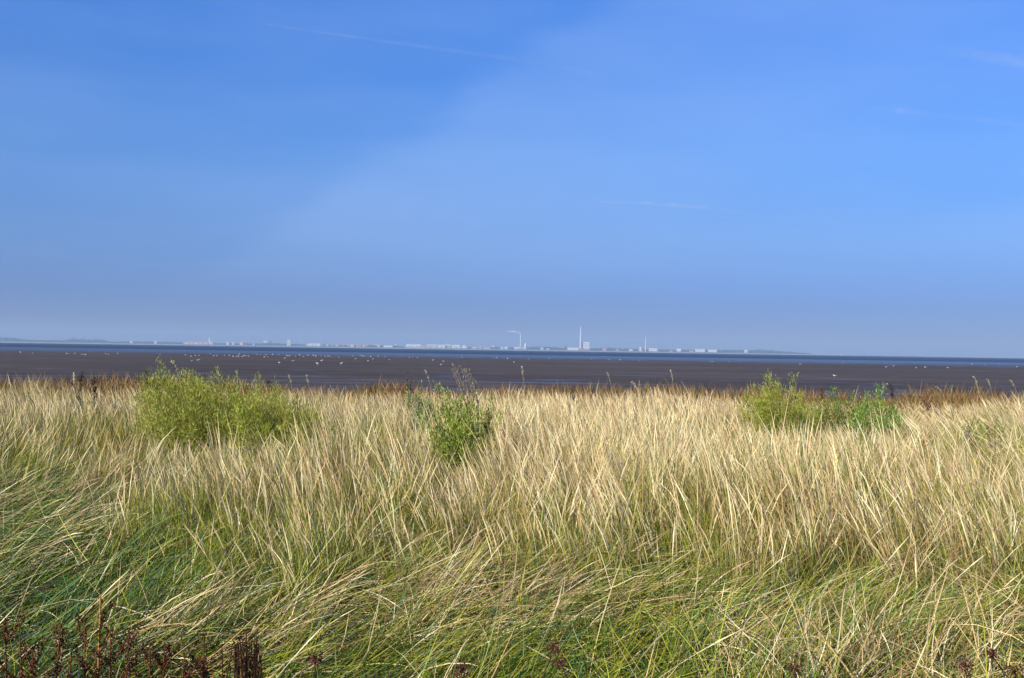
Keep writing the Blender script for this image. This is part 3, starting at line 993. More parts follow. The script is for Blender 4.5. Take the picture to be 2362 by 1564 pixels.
def shore():
    WHITE = plain_mat('white_render', (.55, .55, .54), var=.12)
    CREAMW = plain_mat('cream_render', (.42, .38, .34), var=.12)
    GREY = plain_mat('grey_cladding', (.42, .44, .46), var=.08)
    BRICK = plain_mat('red_brick', (.36, .17, .13), var=.15)
    ROOFR = plain_mat('red_roof_tiles', (.40, .16, .11), var=.15)
    ROOFG = plain_mat('grey_roof', (.30, .31, .33), var=.1)
    CONC = plain_mat('pale_concrete', (.62, .62, .61), var=.06)
    GLASS = plain_mat('dark_glazing', (.10, .12, .15), rough=.3, spec=.5)
    STEEL = plain_mat('galvanised_steel', (.55, .57, .60), rough=.5)
    REDP = plain_mat('red_paint', (.50, .08, .06), rough=.6)

    def spot(px, dy=60): return at(px, hor(px), D0 + dy)

    def zt(px, py, dy=60): return at(px, py, D0 + dy).z

    def site(name, label, cat, px, dy=60, group=None):
        p = spot(px, dy)
        e = empty(name, (p.x, p.y, BANK))
        tag(e, label, cat, group)
        return e

    def house(px0, px1, ytop, label, wall, roof, dy=60, depth=14, rooff=.42, name='house', cat='house', chimney=True, group=None):
        px = (px0 + px1) / 2
        e = site(name, label, cat, px, dy, group)
        w = (px1 - px0) * K / 2
        H = max(zt(px, ytop, dy) - BANK, 5)
        wh = H * (1 - rooff)
        MB().box(-w, w, -depth / 2, depth / 2, -1, wh).build('wall', wall, e)
        r = MB().gable(-w, w, -depth / 2, depth / 2, wh + .003, H).build('roof', roof, e)
        if chimney:
            MB().box(w * .45, w * .45 + 1.6, -.8, .8, H - 1.2, H + 1.6).build('chimney', BRICK, r)
        m = MB()
        nw = max(2, int(w * 2 / 6))
        for k in range(nw):
            x = -w + (k + .5) * 2 * w / nw
            wn = MB().box(x - .9, x + .9, -depth / 2 - .12, -depth / 2 + .05, wh * .35, wh * .75)
            wn.build('window', GLASS, e)
        return e

    def hall(px0, px1, ytop, label, wall, roof, dy=60, depth=40, bays=0, name='warehouse', cat='building', saw=False, group=None):
        px = (px0 + px1) / 2
        e = site(name, label, cat, px, dy, group)
        w = (px1 - px0) * K / 2
        H = max(zt(px, ytop, dy) - BANK, 5)
        wh = H * .84
        MB().box(-w, w, -depth / 2, depth / 2, -1, wh).build('wall', wall, e)
        if saw:
            nb = saw
            for k in range(nb):
                x0 = -w + k * 2 * w / nb; x1 = x0 + 2 * w / nb
                m = MB()
                m.v += [(x0 + .1, -depth / 2, wh + .003), (x1 - .1, -depth / 2, wh + .003), (x1 - .1, depth / 2, wh + .003), (x0 + .1, depth / 2, wh + .003),
                        ((x0 + x1) / 2, -depth / 2, H + 2), ((x0 + x1) / 2, depth / 2, H + 2)]
                m.f += [(0, 3, 2, 1), (0, 1, 4), (1, 2, 5, 4), (2, 3, 5), (3, 0, 4, 5)]
                m.build('roof', roof, e)
        else:
            MB().box(-w - .5, w + .5, -depth / 2 - .5, depth / 2 + .5, wh + .003, H).build('roof', roof, e)
        for k in range(bays):
            x = -w + (k + .5) * 2 * w / bays
            MB().box(x - w / bays * .42, x + w / bays * .42, -depth / 2 - .15, -depth / 2 + .05, wh * .12, wh * .58).build('door' if k % 3 == 0 else 'window', GLASS if k % 3 else GREY, e)
        return e

    def mast(px, ytop, label, dy=120, r=1.1, name='mast', cat='mast'):
        e = site(name, label, cat, px, dy, 'thin masts on the far shore')
        H = zt(px, ytop, dy) - BANK
        MB().cyl(0, 0, r, r * .45, -1, H, 8).build('pole', STEEL, e)
        m = MB()
        m.box(-3.2, 3.2, -.3, .3, H * .82, H * .82 + .6)
        m.build('crossbar', STEEL, e)
        return e

    # dike and land behind
    xs = np.linspace(at(-420, hor(-420), D0).x, at(1975, hor(1975), D0).x, 240)
    prof = [(-75, -1.3), (-45, .4), (-30, 2.2), (0, BANK), (14, BANK + .4), (40, BANK - .6), (900, BANK - .8), (1000, -1.3)]
    co = []
    xe = xs[-1]
    for (yy, zz) in prof:
        fade = 1 - sstep(xe - 480, xe, xs)
        wob = (fnoise(xs, xs * 0 + yy, 160, 97) - .5) * (1.6 if zz > 1 else .3)
        co.append(np.stack([xs, D0 + yy + (fnoise(xs, xs * 0, 500, 98) - .5) * 30 * (abs(yy) < 100), -1.3 + (zz + 1.3) * (.12 + .88 * fade) + wob * fade], 1))
    co = np.concatenate(co)
    nx = len(xs)
    i = (np.arange(len(prof) - 1)[:, None] * nx + np.arange(nx - 1)[None]).ravel()
    m, n, l = new_mat('dike')
    out = n.new('ShaderNodeOutputMaterial'); b = n.new('ShaderNodeBsdfPrincipled'); tc = n.new('ShaderNodeTexCoord')
    sep = n.new('ShaderNodeSeparateXYZ'); l.new(tc.outputs['Object'], sep.inputs[0])
    rp = n.new('ShaderNodeValToRGB')
    rp.color_ramp.elements[0].position = .28; rp.color_ramp.elements[0].color = (.42, .40, .36, 1)
    rp.color_ramp.elements[1].position = .42; rp.color_ramp.elements[1].color = (.07, .095, .05, 1)
    mr = n.new('ShaderNodeMapRange'); mr.inputs['From Min'].default_value = -2; mr.inputs['From Max'].default_value = 9
    l.new(sep.outputs['Z'], mr.inputs['Value']); l.new(mr.outputs[0], rp.inputs[0]); l.new(rp.outputs[0], b.inputs['Base Color'])
    b.inputs['Roughness'].default_value = .9
    l.new(b.outputs[0], out.inputs[0])
    o = mesh_np('terrain', co, [np.stack([i, i + 1, i + nx + 1, i + nx], 1)], m, None, None, True)
    tag(o, 'low green far shore with a pale foot along the water', 'shore', kind='structure')

    # ---- woods
    def leaf_mass(acc, cx, cy, z0, z1, rx, ry, n, size=(2.2, 4.6)):
        u = rng.normal(0, 1, (n, 3)); u /= np.linalg.norm(u, axis=1, keepdims=True)
        u *= (rng.uniform(0.35, 1, n) ** .5)[:, None]
        P = np.stack([cx + u[:, 0] * rx, cy + u[:, 1] * ry, (z0 + z1) / 2 + u[:, 2] * (z1 - z0) / 2], 1)
        leaflets(acc, P, rng.normal(0, 1, (n, 3)) + np.array([0, 0, .3]), rng.uniform(*size, n), rng.uniform(size[0], size[1], n) * .8,
                 pal([(.030, .045, .022), (.042, .055, .022), (.02, .036, .02)], [.4, .3, .3], n, .2))

    def wood(profile, label, step=2.6, dy=90):
        acc = Acc()
        pxs = [p[0] for p in profile]; pys = [p[1] for p in profile]
        px = pxs[0]
        while px < pxs[-1]:
            h = float(np.interp(px, pxs, pys))
            for q in range(2):
                p = px + rng.uniform(-1.5, 1.5)
                top = zt(p, hor(p) - h * rng.uniform(.72, 1.1), dy)
                c = spot(p, dy + rng.uniform(-30, 60))
                leaf_mass(acc, c.x, c.y, BANK - 2, max(top, BANK + 2.5), rng.uniform(5, 9), rng.uniform(5, 9), 130)
            px += step
        o = acc.build('woodland', M_LEAF)
        tag(o, label, 'wood', kind='stuff')

    # heights above the horizon line in photo px
    wood([(-150, 10), (-30, 11), (20, 11.5), (40, 10), (60, 6.5), (100, 6), (145, 6.5), (160, 9), (175, 10), (200, 9.5), (225, 11), (240, 9), (252, 6)],
         'dark wood on the far shore at the left end of the skyline')
    wood([(255, 5), (290, 6), (330, 6), (400, 7), (420, 5.5)], 'low line of trees linking the dark wood and the row of red roofs')
    wood([(490, 4.5), (540, 6), (600, 6), (625, 8.5), (645, 7), (660, 6), (690, 6.5), (705, 5)], 'low trees around the white tower block on the far shore')
    wood([(745, 5.5), (800, 5.5), (850, 7), (880, 6), (912, 6), (930, 4.5)], 'low trees behind the reddish houses left of the long white halls')
    wood([(1080, 5), (1140, 6), (1205, 6), (1235, 9), (1260, 9), (1300, 7), (1335, 6)], 'low trees between the smoking chimney and the power station')
    wood([(1362, 6), (1400, 9), (1440, 8), (1480, 7), (1540, 7), (1600, 7), (1655, 8), (1700, 8.5), (1720, 9)], 'low trees between the power station and the end of the town')
    wood([(1728, 8), (1745, 10), (1780, 9), (1800, 7), (1840, 4.5), (1870, 2.5)], 'tapering dark wood at the right end of the far shore')

    def tree(px, ytop, r, label):
        p = spot(px, 70)
        e = empty('tree', (p.x, p.y, BANK)); tag(e, label, 'tree', 'single trees on the far shore')
        H = zt(px, ytop, 70) - BANK
        a = Acc(); leaf_mass(a, 0, 0, H * .25, H, r, r, 130); a.build('crown', M_LEAF, e)
        t = Acc(); tube(t, [(0, 0, -1), (0, 0, H * .3), (.3, 0, H * .6)], [.9, .6, .3], (.06, .05, .04), (.06, .05, .04), 6); t.build('trunk', M_TWIG, e)
    tree(169, 776, 10, 'round tree standing up from the dark wood on the left')
    tree(192, 778, 9, 'second rounder tree bump on the dark wood, right of the first')
    tree(624, 786, 9, 'lone tree just left of the white tower block')
    tree(1305, 797, 9, 'lone tree left of the power station chimney')
    tree(1718, 806, 11, 'broad tree just left of the tapering dark wood')
    tree(1752, 805, 12, 'broad tree within the tapering dark wood')

    # ---- houses and halls from left to right
    for k, (x0, x1, yt, lab) in enumerate(((300, 306, 786, 'small white house in the low trees right of the dark wood'),
                                           (356, 362, 786, 'white house half hidden in low trees left of the red roofs'))):
        house(x0, x1, yt, lab, WHITE, ROOFG)
    lab5 = ('white gabled house leading the row of red roofs', 'second house of the row of red roofs', 'middle house of the row of red roofs',
            'fourth house of the row of red roofs', 'red-roofed house under the pale spire')
    for k in range(5):
        x0 = 426 + k * 11
        house(x0, x0 + 9, 788.2 - (k % 2) * .6, lab5[k], WHITE if k in (0, 2) else CREAMW, ROOFR, group='row of red-roofed houses on the far shore')
    e = site('church', 'pale church with a slim spire at the end of the red-roofed row', 'church', 483, 70)
    H = zt(483, 771, 70) - BANK
    MB().box(-4.5, 4.5, -4.5, 4.5, -1, H * .55).build('tower', CONC, e)
    MB().box(-4.9, 4.9, -4.9, 4.9, H * .55 + .003, H, .04).build('spire', ROOFG, e)
    MB().box(5, 26, -6, 6, -1, H * .2).build('wall', CREAMW, e)
    MB().gable(5.2, 26, -6, 6, H * .2 + .003, H * .36).build('roof', ROOFR, e)
    house(522, 529, 788.5, 'small white house right of the pale church', WHITE, ROOFG)
    house(535, 541, 789.5, 'second small white house right of the pale church', WHITE, ROOFG)
    house(553, 561, 787, 'bright white gabled house beside a red roof', WHITE, ROOFR)
    house(561.6, 567, 788, 'narrow red-roofed house joined to the bright white gabled one', CREAMW, ROOFR, dy=75)
    house(583, 587, 792, 'tiny white house on its own among low trees', WHITE, ROOFG)
    house(608, 617, 785.5, 'white building standing higher on trees left of the tower block', WHITE, ROOFG, dy=150, rooff=.2)
    # tower block
    e = site('tower_block', 'white tower block standing tall over low trees', 'building', 667, 50)
    H = zt(667, 785, 50) - BANK
    MB().box(-14, 12, -10, 10, -1, H).build('wall', WHITE, e)
    MB().box(-17, -14.003, -8, 8, -1, H * .45).build('annex', CREAMW, e)
    r = MB().box(-14.4, 12.4, -10.4, 10.4, H + .003, H + 1.2).build('roof', ROOFG, e)
    MB().box(-6, 5, -5, 5, H + 1.203, H + 5).build('lift_house', WHITE, r)
    for f_ in range(7):
        z = 3 + f_ * (H - 4) / 7
        MB().box(-12, 10, -10.15, -9.9, z, z + 1.5).build('window', GLASS, e)
    mast(692, 767, 'tallest thin mast right of the white tower block')
    mast(738, 775, 'thin mast above the long low white block with gaps')
    # four-part low white block
    hall(710, 740, 791.5, 'long low white block with four bright bays right of the tower block', WHITE, ROOFG, bays=4, name='apartment_block')
    # reddish houses
    rh = [(752, 758, 794), (762, 770, 795), (774, 781, 793.5), (785, 792, 796), (797, 806, 794), (808, 817, 792.5), (822, 832, 795), (836, 842, 794.5), (843, 848, 792), (851, 858, 793.5), (864, 876, 793.5)]
    wl = ['white house with a red roof first right of the four-bay block', 'pale pink house second right of the four-bay block', 'pale house with reddish roof third right of the four-bay block',
          'low reddish house in the middle gap of the red houses', 'pink gabled house left of the brightest red-roofed one', 'bright pale red-roofed house midway among the red houses',
          'wide reddish low house after the bright pale one', 'small cream house among the red houses', 'narrow tall pale house among the red houses', 'pale red-roofed house beside the narrow tall one', 'wide pink house last before the low white hall']
    for (a, b, c), lab in zip(rh, wl):
        house(a, b, c, lab, (WHITE if 'white' in lab or 'bright' in lab else CREAMW), ROOFR, dy=70 + rng.uniform(-10, 20), group='reddish houses on the far shore')
    hall(885, 906, 796.8, 'low bright white hall standing alone left of the sawtooth hall', WHITE, WHITE, dy=20, bays=0)
    house(909, 915, 793.5, 'small white house above and right of the low white hall', WHITE, ROOFG, dy=160)
    hall(937, 972, 793.6, 'bright white hall with a sawtooth roof', WHITE, WHITE, dy=60, bays=6, saw=6, name='factory_hall')
    house(973, 981, 797, 'small pinkish building against the sawtooth hall', CREAMW, ROOFR, dy=40, chimney=False)
    hall(984, 1009, 794.6, 'long pale pink hall right of the sawtooth hall', CREAMW, WHITE, dy=60, bays=5)
    hall(1010.5, 1027, 795.2, 'large bright white hall in the middle of the long white halls', WHITE, WHITE, dy=40, bays=4)
    hall(1028, 1041, 793.6, 'taller cream hall right of the largest white hall', CREAMW, WHITE, dy=55, bays=3)
    hall(1042.5, 1061, 795.5, 'long white roofed hall left of the domed building', WHITE, WHITE, dy=60, bays=4)
    e = site('domed_building', 'pale domed building with a short spire ending the long white halls', 'building', 1071, 60)
    MB().box(-17, 17, -14, 14, -1, 13).build('wall', WHITE, e)
    d = MB()
    for k in range(5):
        a0, a1 = k * R(18), (k + 1) * R(18)
        d.cyl(0, 0, 13 * math.cos(a0), max(13 * math.cos(a1), .4), 13.003 + 11 * math.sin(a0), 13.003 + 11 * math.sin(a1))
    d.build('dome', WHITE, e)
    MB().cyl(0, 0, .9, .2, 24, zt(1071, 788) - BANK).build('spire', STEEL, e)
    mast(1027, 788, 'short thin mast on the cream hall')
    hall(1088, 1100, 799.8, 'low pink hall right of the domed building', CREAMW, ROOFR, dy=30)
    house(1102, 1112, 798.5, 'reddish roofed house between two low pink halls', CREAMW, ROOFR)
    hall(1115, 1131, 801, 'second low pink hall right of the domed building', CREAMW, CREAMW, dy=20)
    house(1134, 1140, 796.5, 'small white house above the second pink hall', WHITE, ROOFG, dy=120)
    house(1154, 1161, 799.5, 'small white house first left of the smoking chimney', WHITE, ROOFG)
    house(1163, 1171, 800.5, 'white gabled house second left of the smoking chimney', WHITE, WHITE, dy=30)
    mast(1170, 788, 'thin mast left of the smoking chimney')
    hall(1186, 1201, 800.5, 'white hall at the foot of the smoking chimney', WHITE, WHITE, dy=30, bays=3)
    hall(1203, 1214, 801.5, 'low grey hall right of the smoking chimney', GREY, GREY, dy=30)

    # smoking chimney
    e = site('factory_chimney', 'slender white factory chimney trailing smoke', 'chimney', 1200.5, 60)
    H = zt(1200.5, 768.5) - BANK
    MB().cyl(0, 0, 4.6, 3.6, -1, H, 20).build('shaft', WHITE, e)
    MB().cyl(0, 0, 4.3, 4.3, H + .003, H + 2.5, 20).build('rim', GREY, e)
    # plume: lumpy puffs drifting left
    acc = Acc()
    top = at(1200.5, 768, D0 + 60)
    ic = bpy.data.meshes.new('tmp')
    import bmesh
    bm = bmesh.new(); bmesh.ops.create_icosphere(bm, subdivisions=2, radius=1.0); bm.to_mesh(ic); bm.free()
    sv = np.array([v.co[:] for v in ic.vertices]); sf = np.array([p.vertices[:] for p in ic.polygons])
    bpy.data.meshes.remove(ic)
    path = [(1199.5, 769, 3.2), (1197, 767.6, 4.4), (1194.5, 767, 5.2), (1191.5, 766, 6.2), (1188, 765.6, 7.2), (1184.5, 765.5, 7.5), (1181, 765.4, 6.5), (1177.5, 765, 5.2), (1174, 764.6, 3.6), (1170, 764, 2.6), (1166, 763.2, 2.0)]
    for (px, py, r) in path:
        for q in range(4):
            c = np.array(at(px + rng.normal(0, .8), py + rng.normal(0, .5), D0 + 60 + rng.normal(0, 3)))
            lump = 1 + .25 * (vnoise(sv[:, 0] * 3 + px, sv[:, 1] * 3 + sv[:, 2] * 2, .8, 33 + q) - .5)
            acc.add(sv * (r * rng.uniform(.85, 1.3)) * lump[:, None] * np.array([1.25, 1, .85]) + c, np.full((len(sv), 3), .9), [sf])
    m, n, l = new_mat('smoke')
    out = n.new('ShaderNodeOutputMaterial')
    dd = n.new('ShaderNodeBsdfDiffuse'); dd.inputs['Color'].default_value = (.85, .83, .86, 1)
    tl = n.new('ShaderNodeBsdfTranslucent'); tl.inputs['Color'].default_value = (.85, .83, .86, 1)
    tr = n.new('ShaderNodeBsdfTransparent')
    m1 = n.new('ShaderNodeMixShader'); m1.inputs[0].default_value = .4
    m2 = n.new('ShaderNodeMixShader'); m2.inputs[0].default_value = .26
    l.new(dd.outputs[0], m1.inputs[1]); l.new(tl.outputs[0], m1.inputs[2])
    l.new(tr.outputs[0], m2.inputs[1]); l.new(m1.outputs[0], m2.inputs[2]); l.new(m2.outputs[0], out.inputs[0])
    o = acc.build('smoke', m, None, True)
    tag(o, 'white smoke drifting to the left from the slender chimney', 'smoke', kind='stuff')

    e = site('storage_silo', 'pale silo with a conical top right of the smoking chimney', 'silo', 1212, 70)
    H = zt(1212, 789) - BANK
    MB().cyl(0, 0, 10, 9, -1, H * .5, 20).build('shell', WHITE, e)
    MB().cyl(0, 0, 9.4, .6, H * .5 + .003, H, 20).build('cone', WHITE, e)
    mast(1224, 787, 'faint thin mast right of the pale silo')
    house(1247, 1253, 801, 'small white house in trees right of the pale silo', WHITE, ROOFG)
    house(1260, 1267, 803.5, 'low pale house at the foot of the trees left of the power station', WHITE, ROOFG, dy=20)

    # power station
    e = site('power_station', 'power station with a very tall white chimney and a square pale boiler house', 'power station', 1345, 70)
    cx = spot(1339, 70).x - spot(1345, 70).x
    H = zt(1339, 754) - BANK
    s = MB().cyl(cx, 0, 8.2, 4.6, -1, H, 24).build('chimney', WHITE, e)
    MB().cyl(cx, 0, 5.4, 5.4, H + .003, H + 3, 24).build('rim', GREY, s)
    MB().cyl(cx, 0, 5.9, 5.9, H * .62, H * .62 + 2, 24).build('gallery', GREY, s)
    Hb = zt(1350, 789) - BANK
    x0, x1 = spot(1340.8, 70).x - spot(1345, 70).x, spot(1359.5, 70).x - spot(1345, 70).x
    bo = MB().box(x0, x1, 8, 60, -1, Hb).build('boiler_house', CONC, e)
    MB().box(x0 - .6, x1 + .6, 7.4, 60.6, Hb + .003, Hb + 1.4).build('roof', GREY, bo)
    for k in range(4):
        z = Hb * (.18 + .2 * k)
        MB().box(x0 + 3, x1 - 3, 7.8, 8.1, z, z + 2.6).build('window', GLASS, bo)
    MB().box(x0 - 6, x1 + 2, -22, 7.9, -1, 11).build('turbine_hall', BRICK, e)
    hall(1309, 1334, 801.8, 'long low white hall at the left foot of the power station', WHITE, WHITE, dy=20, bays=0)
    hall(1336, 1360, 804.3, 'low brick red sheds in front of the power station', BRICK, ROOFR, dy=15, depth=16)
    house(1390, 1398, 803.5, 'pinkish house in trees right of the power station', CREAMW, ROOFR)
    house(1420, 1427, 806, 'low pale house midway between power station and telecom tower', CREAMW, ROOFR, dy=20)
    house(1451, 1459, 806, 'small white house left of the telecom tower', WHITE, WHITE, dy=20)
    # round tank
    e = site('water_tower', 'squat round pale tank beside the telecom tower', 'tank', 1478, 60)
    H = zt(1478, 799.5) - BANK
    MB().cyl(0, 0, 7, 8.5, -1, H * .35, 20).build('base', CONC, e)
    MB().cyl(0, 0, 10, 10, H * .35 + .003, H * .85, 20).build('shell', WHITE, e)
    MB().cyl(0, 0, 9.6, 3, H * .85 + .003, H, 20).build('roof', GREY, e)
    house(1473, 1482, 808, 'low pale house in front of the squat round tank', WHITE, WHITE, dy=10, chimney=False)
    e = site('telecom_tower', 'slim white telecom tower with a thin antenna', 'tower', 1489, 60)
    H1 = zt(1489, 786) - BANK; H2 = zt(1489, 771) - BANK
    MB().cyl(0, 0, 4.8, 4.0, -1, H1, 20).build('shaft', WHITE, e)
    MB().cyl(0, 0, 6.6, 6.6, H1 * .78, H1 * .9, 20).build('platform', WHITE, e)
    MB().cyl(0, 0, 2.2, 1.2, H1 + .003, H2, 12).build('antenna', REDP if False else STEEL, e)
    hall(1496.5, 1515, 803, 'bright white flat hall right of the telecom tower', WHITE, WHITE, dy=40, depth=30)
    house(1515.5, 1520, 809, 'tiny pinkish hut below the bright flat hall', CREAMW, ROOFR, dy=5, chimney=False)
    house(1545, 1551, 808, 'low pale house left of the pointed white building', CREAMW, ROOFG, dy=20, chimney=False)
    house(1561, 1570, 804.5, 'pointed white building alone between the flat hall and the twin white halls', WHITE, WHITE, dy=40, rooff=.6, chimney=False)
    house(1590, 1599, 808.5, 'low cream house just left of the twin white halls', CREAMW, ROOFR, dy=20, chimney=False)
    hall(1604, 1625, 805, 'bright white hall, left one of the twin halls near the end of the town', WHITE, WHITE, dy=50, bays=0)
    e = hall(1634, 1652.5, 806.5, 'stepped white hall, right one of the twin halls near the end of the town', WHITE, WHITE, dy=50, bays=0)
    MB().box(-28, 4, -12, 12, 8, 15).build('annex', CREAMW, e)
    mast(1622, 803, 'very short mast on the left twin hall', r=.9)
    house(1717, 1723, 807, 'white house glinting in trees right of the twin halls', WHITE, WHITE, dy=30, chimney=False)

    # far right: two pale specks at sea
    for px, sz, lab in ((1888, 10, 'pale barge low on the horizon off the right end of the shore'), (1941, 5, 'tiny white boat alone on the horizon at the right')):
        p = at(px, hor(px), 7600)
        e = empty('barge' if sz > 6 else 'boat', (p.x, p.y, -.93)); tag(e, lab, 'boat')
        hl = sz * K * .5
        m = MB()
        m.v += [(-hl, -4, 2.8), (hl * .8, -4, 2.8), (hl, 0, 3.4), (hl * .8, 4, 2.8), (-hl, 4, 2.8), (-hl * .95, -3, -.6), (hl * .75, -3, -.6), (hl * .85, 0, -.6), (hl * .75, 3, -.6), (-hl * .95, 3, -.6)]
        m.f += [(0, 1, 2, 3, 4), (9, 8, 7, 6, 5), (0, 5, 6, 1), (1, 6, 7, 2), (2, 7, 8, 3), (3, 8, 9, 4), (4, 9, 5, 0)]
        m.build('hull', WHITE, e)
        MB().box(-hl * .8, -hl * .3, -2.5, 2.5, 2.81, 7.5).build('cabin', WHITE, e)
        MB().cyl(-hl * .2, 0, .3, .2, 2.8, 12, 8).build('mast', STEEL, e)


# ------------------------------------------------------------------ gulls
def gull_mesh(pose):
    """one gull, 0.45 m long: body, neck, head, bill, folded or spread wings, tail, legs"""
    acc = Acc()
    W, Gy = np.array((.52, .52, .51)), np.array((.55, .57, .60))
    BK, YL = np.array((.05, .05, .05)), np.array((.6, .42, .08))
    rings = [(-.24, .285, .012), (-.17, .275, .045), (-.08, .265, .075), (.02, .27, .082), (.10, .30, .066), (.15, .335, .045),
             (.18, .375, .040), (.205, .40, .038), (.235, .40, .022), (.25, .397, .008)]
    tube(acc, [(r[0], 0, r[1]) for r in rings], [r[2] for r in rings], W, W, 10)
    tube(acc, [(.245, 0, .395), (.285, 0, .388), (.30, 0, .380)], [.010, .008, .002], YL, YL, 5)
    for s in (-1, 1):
        if pose == 'fly':
            rows = [((.10, .06, .32), (-.06, .06, .31)), ((.14, .22, .40), (-.03, .22, .385)), ((.10, .40, .46), (-.04, .40, .445)), ((-.02, .58, .45), (-.07, .58, .445)), ((-.10, .68, .43), (-.11, .67, .43))]
            co = []
            for a, b in rows:
                co += [np.array(a) * (1, s, 1), np.array(b) * (1, s, 1), np.array(b) * (1, s, 1) + (0, 0, -.012), np.array(a) * (1, s, 1) + (0, 0, -.016)]
            f = []
            for i in range(4):
                for k in range(4):
                    k2 = (k + 1) % 4
                    f.append((i * 4 + k, i * 4 + k2, i * 4 + 4 + k2, i * 4 + 4 + k))
            cl = np.array([W] * 12 + [Gy] * 4 + [BK] * 4)
            acc.add(np.array(co), cl, [np.array(f)])
        else:
            rr = [(.08, .055, .315, .02), (.02, .078, .305, .05), (-.08, .072, .295, .05), (-.18, .045, .29, .03), (-.28, .015, .295, .006)]
            tube(acc, [(r[0], r[1] * s, r[2]) for r in rr], [r[3] for r in rr], Gy, BK if pose == 'stand' else Gy, 7)
            tube(acc, [(.0, .03 * s, .20), (.005, .03 * s, .10), (.0, .03 * s, .0), (.045, .035 * s, .0)], [.011, .007, .007, .006], YL, YL, 5)
    me = acc.build('gull', M_TWIG, None, True)
    return me


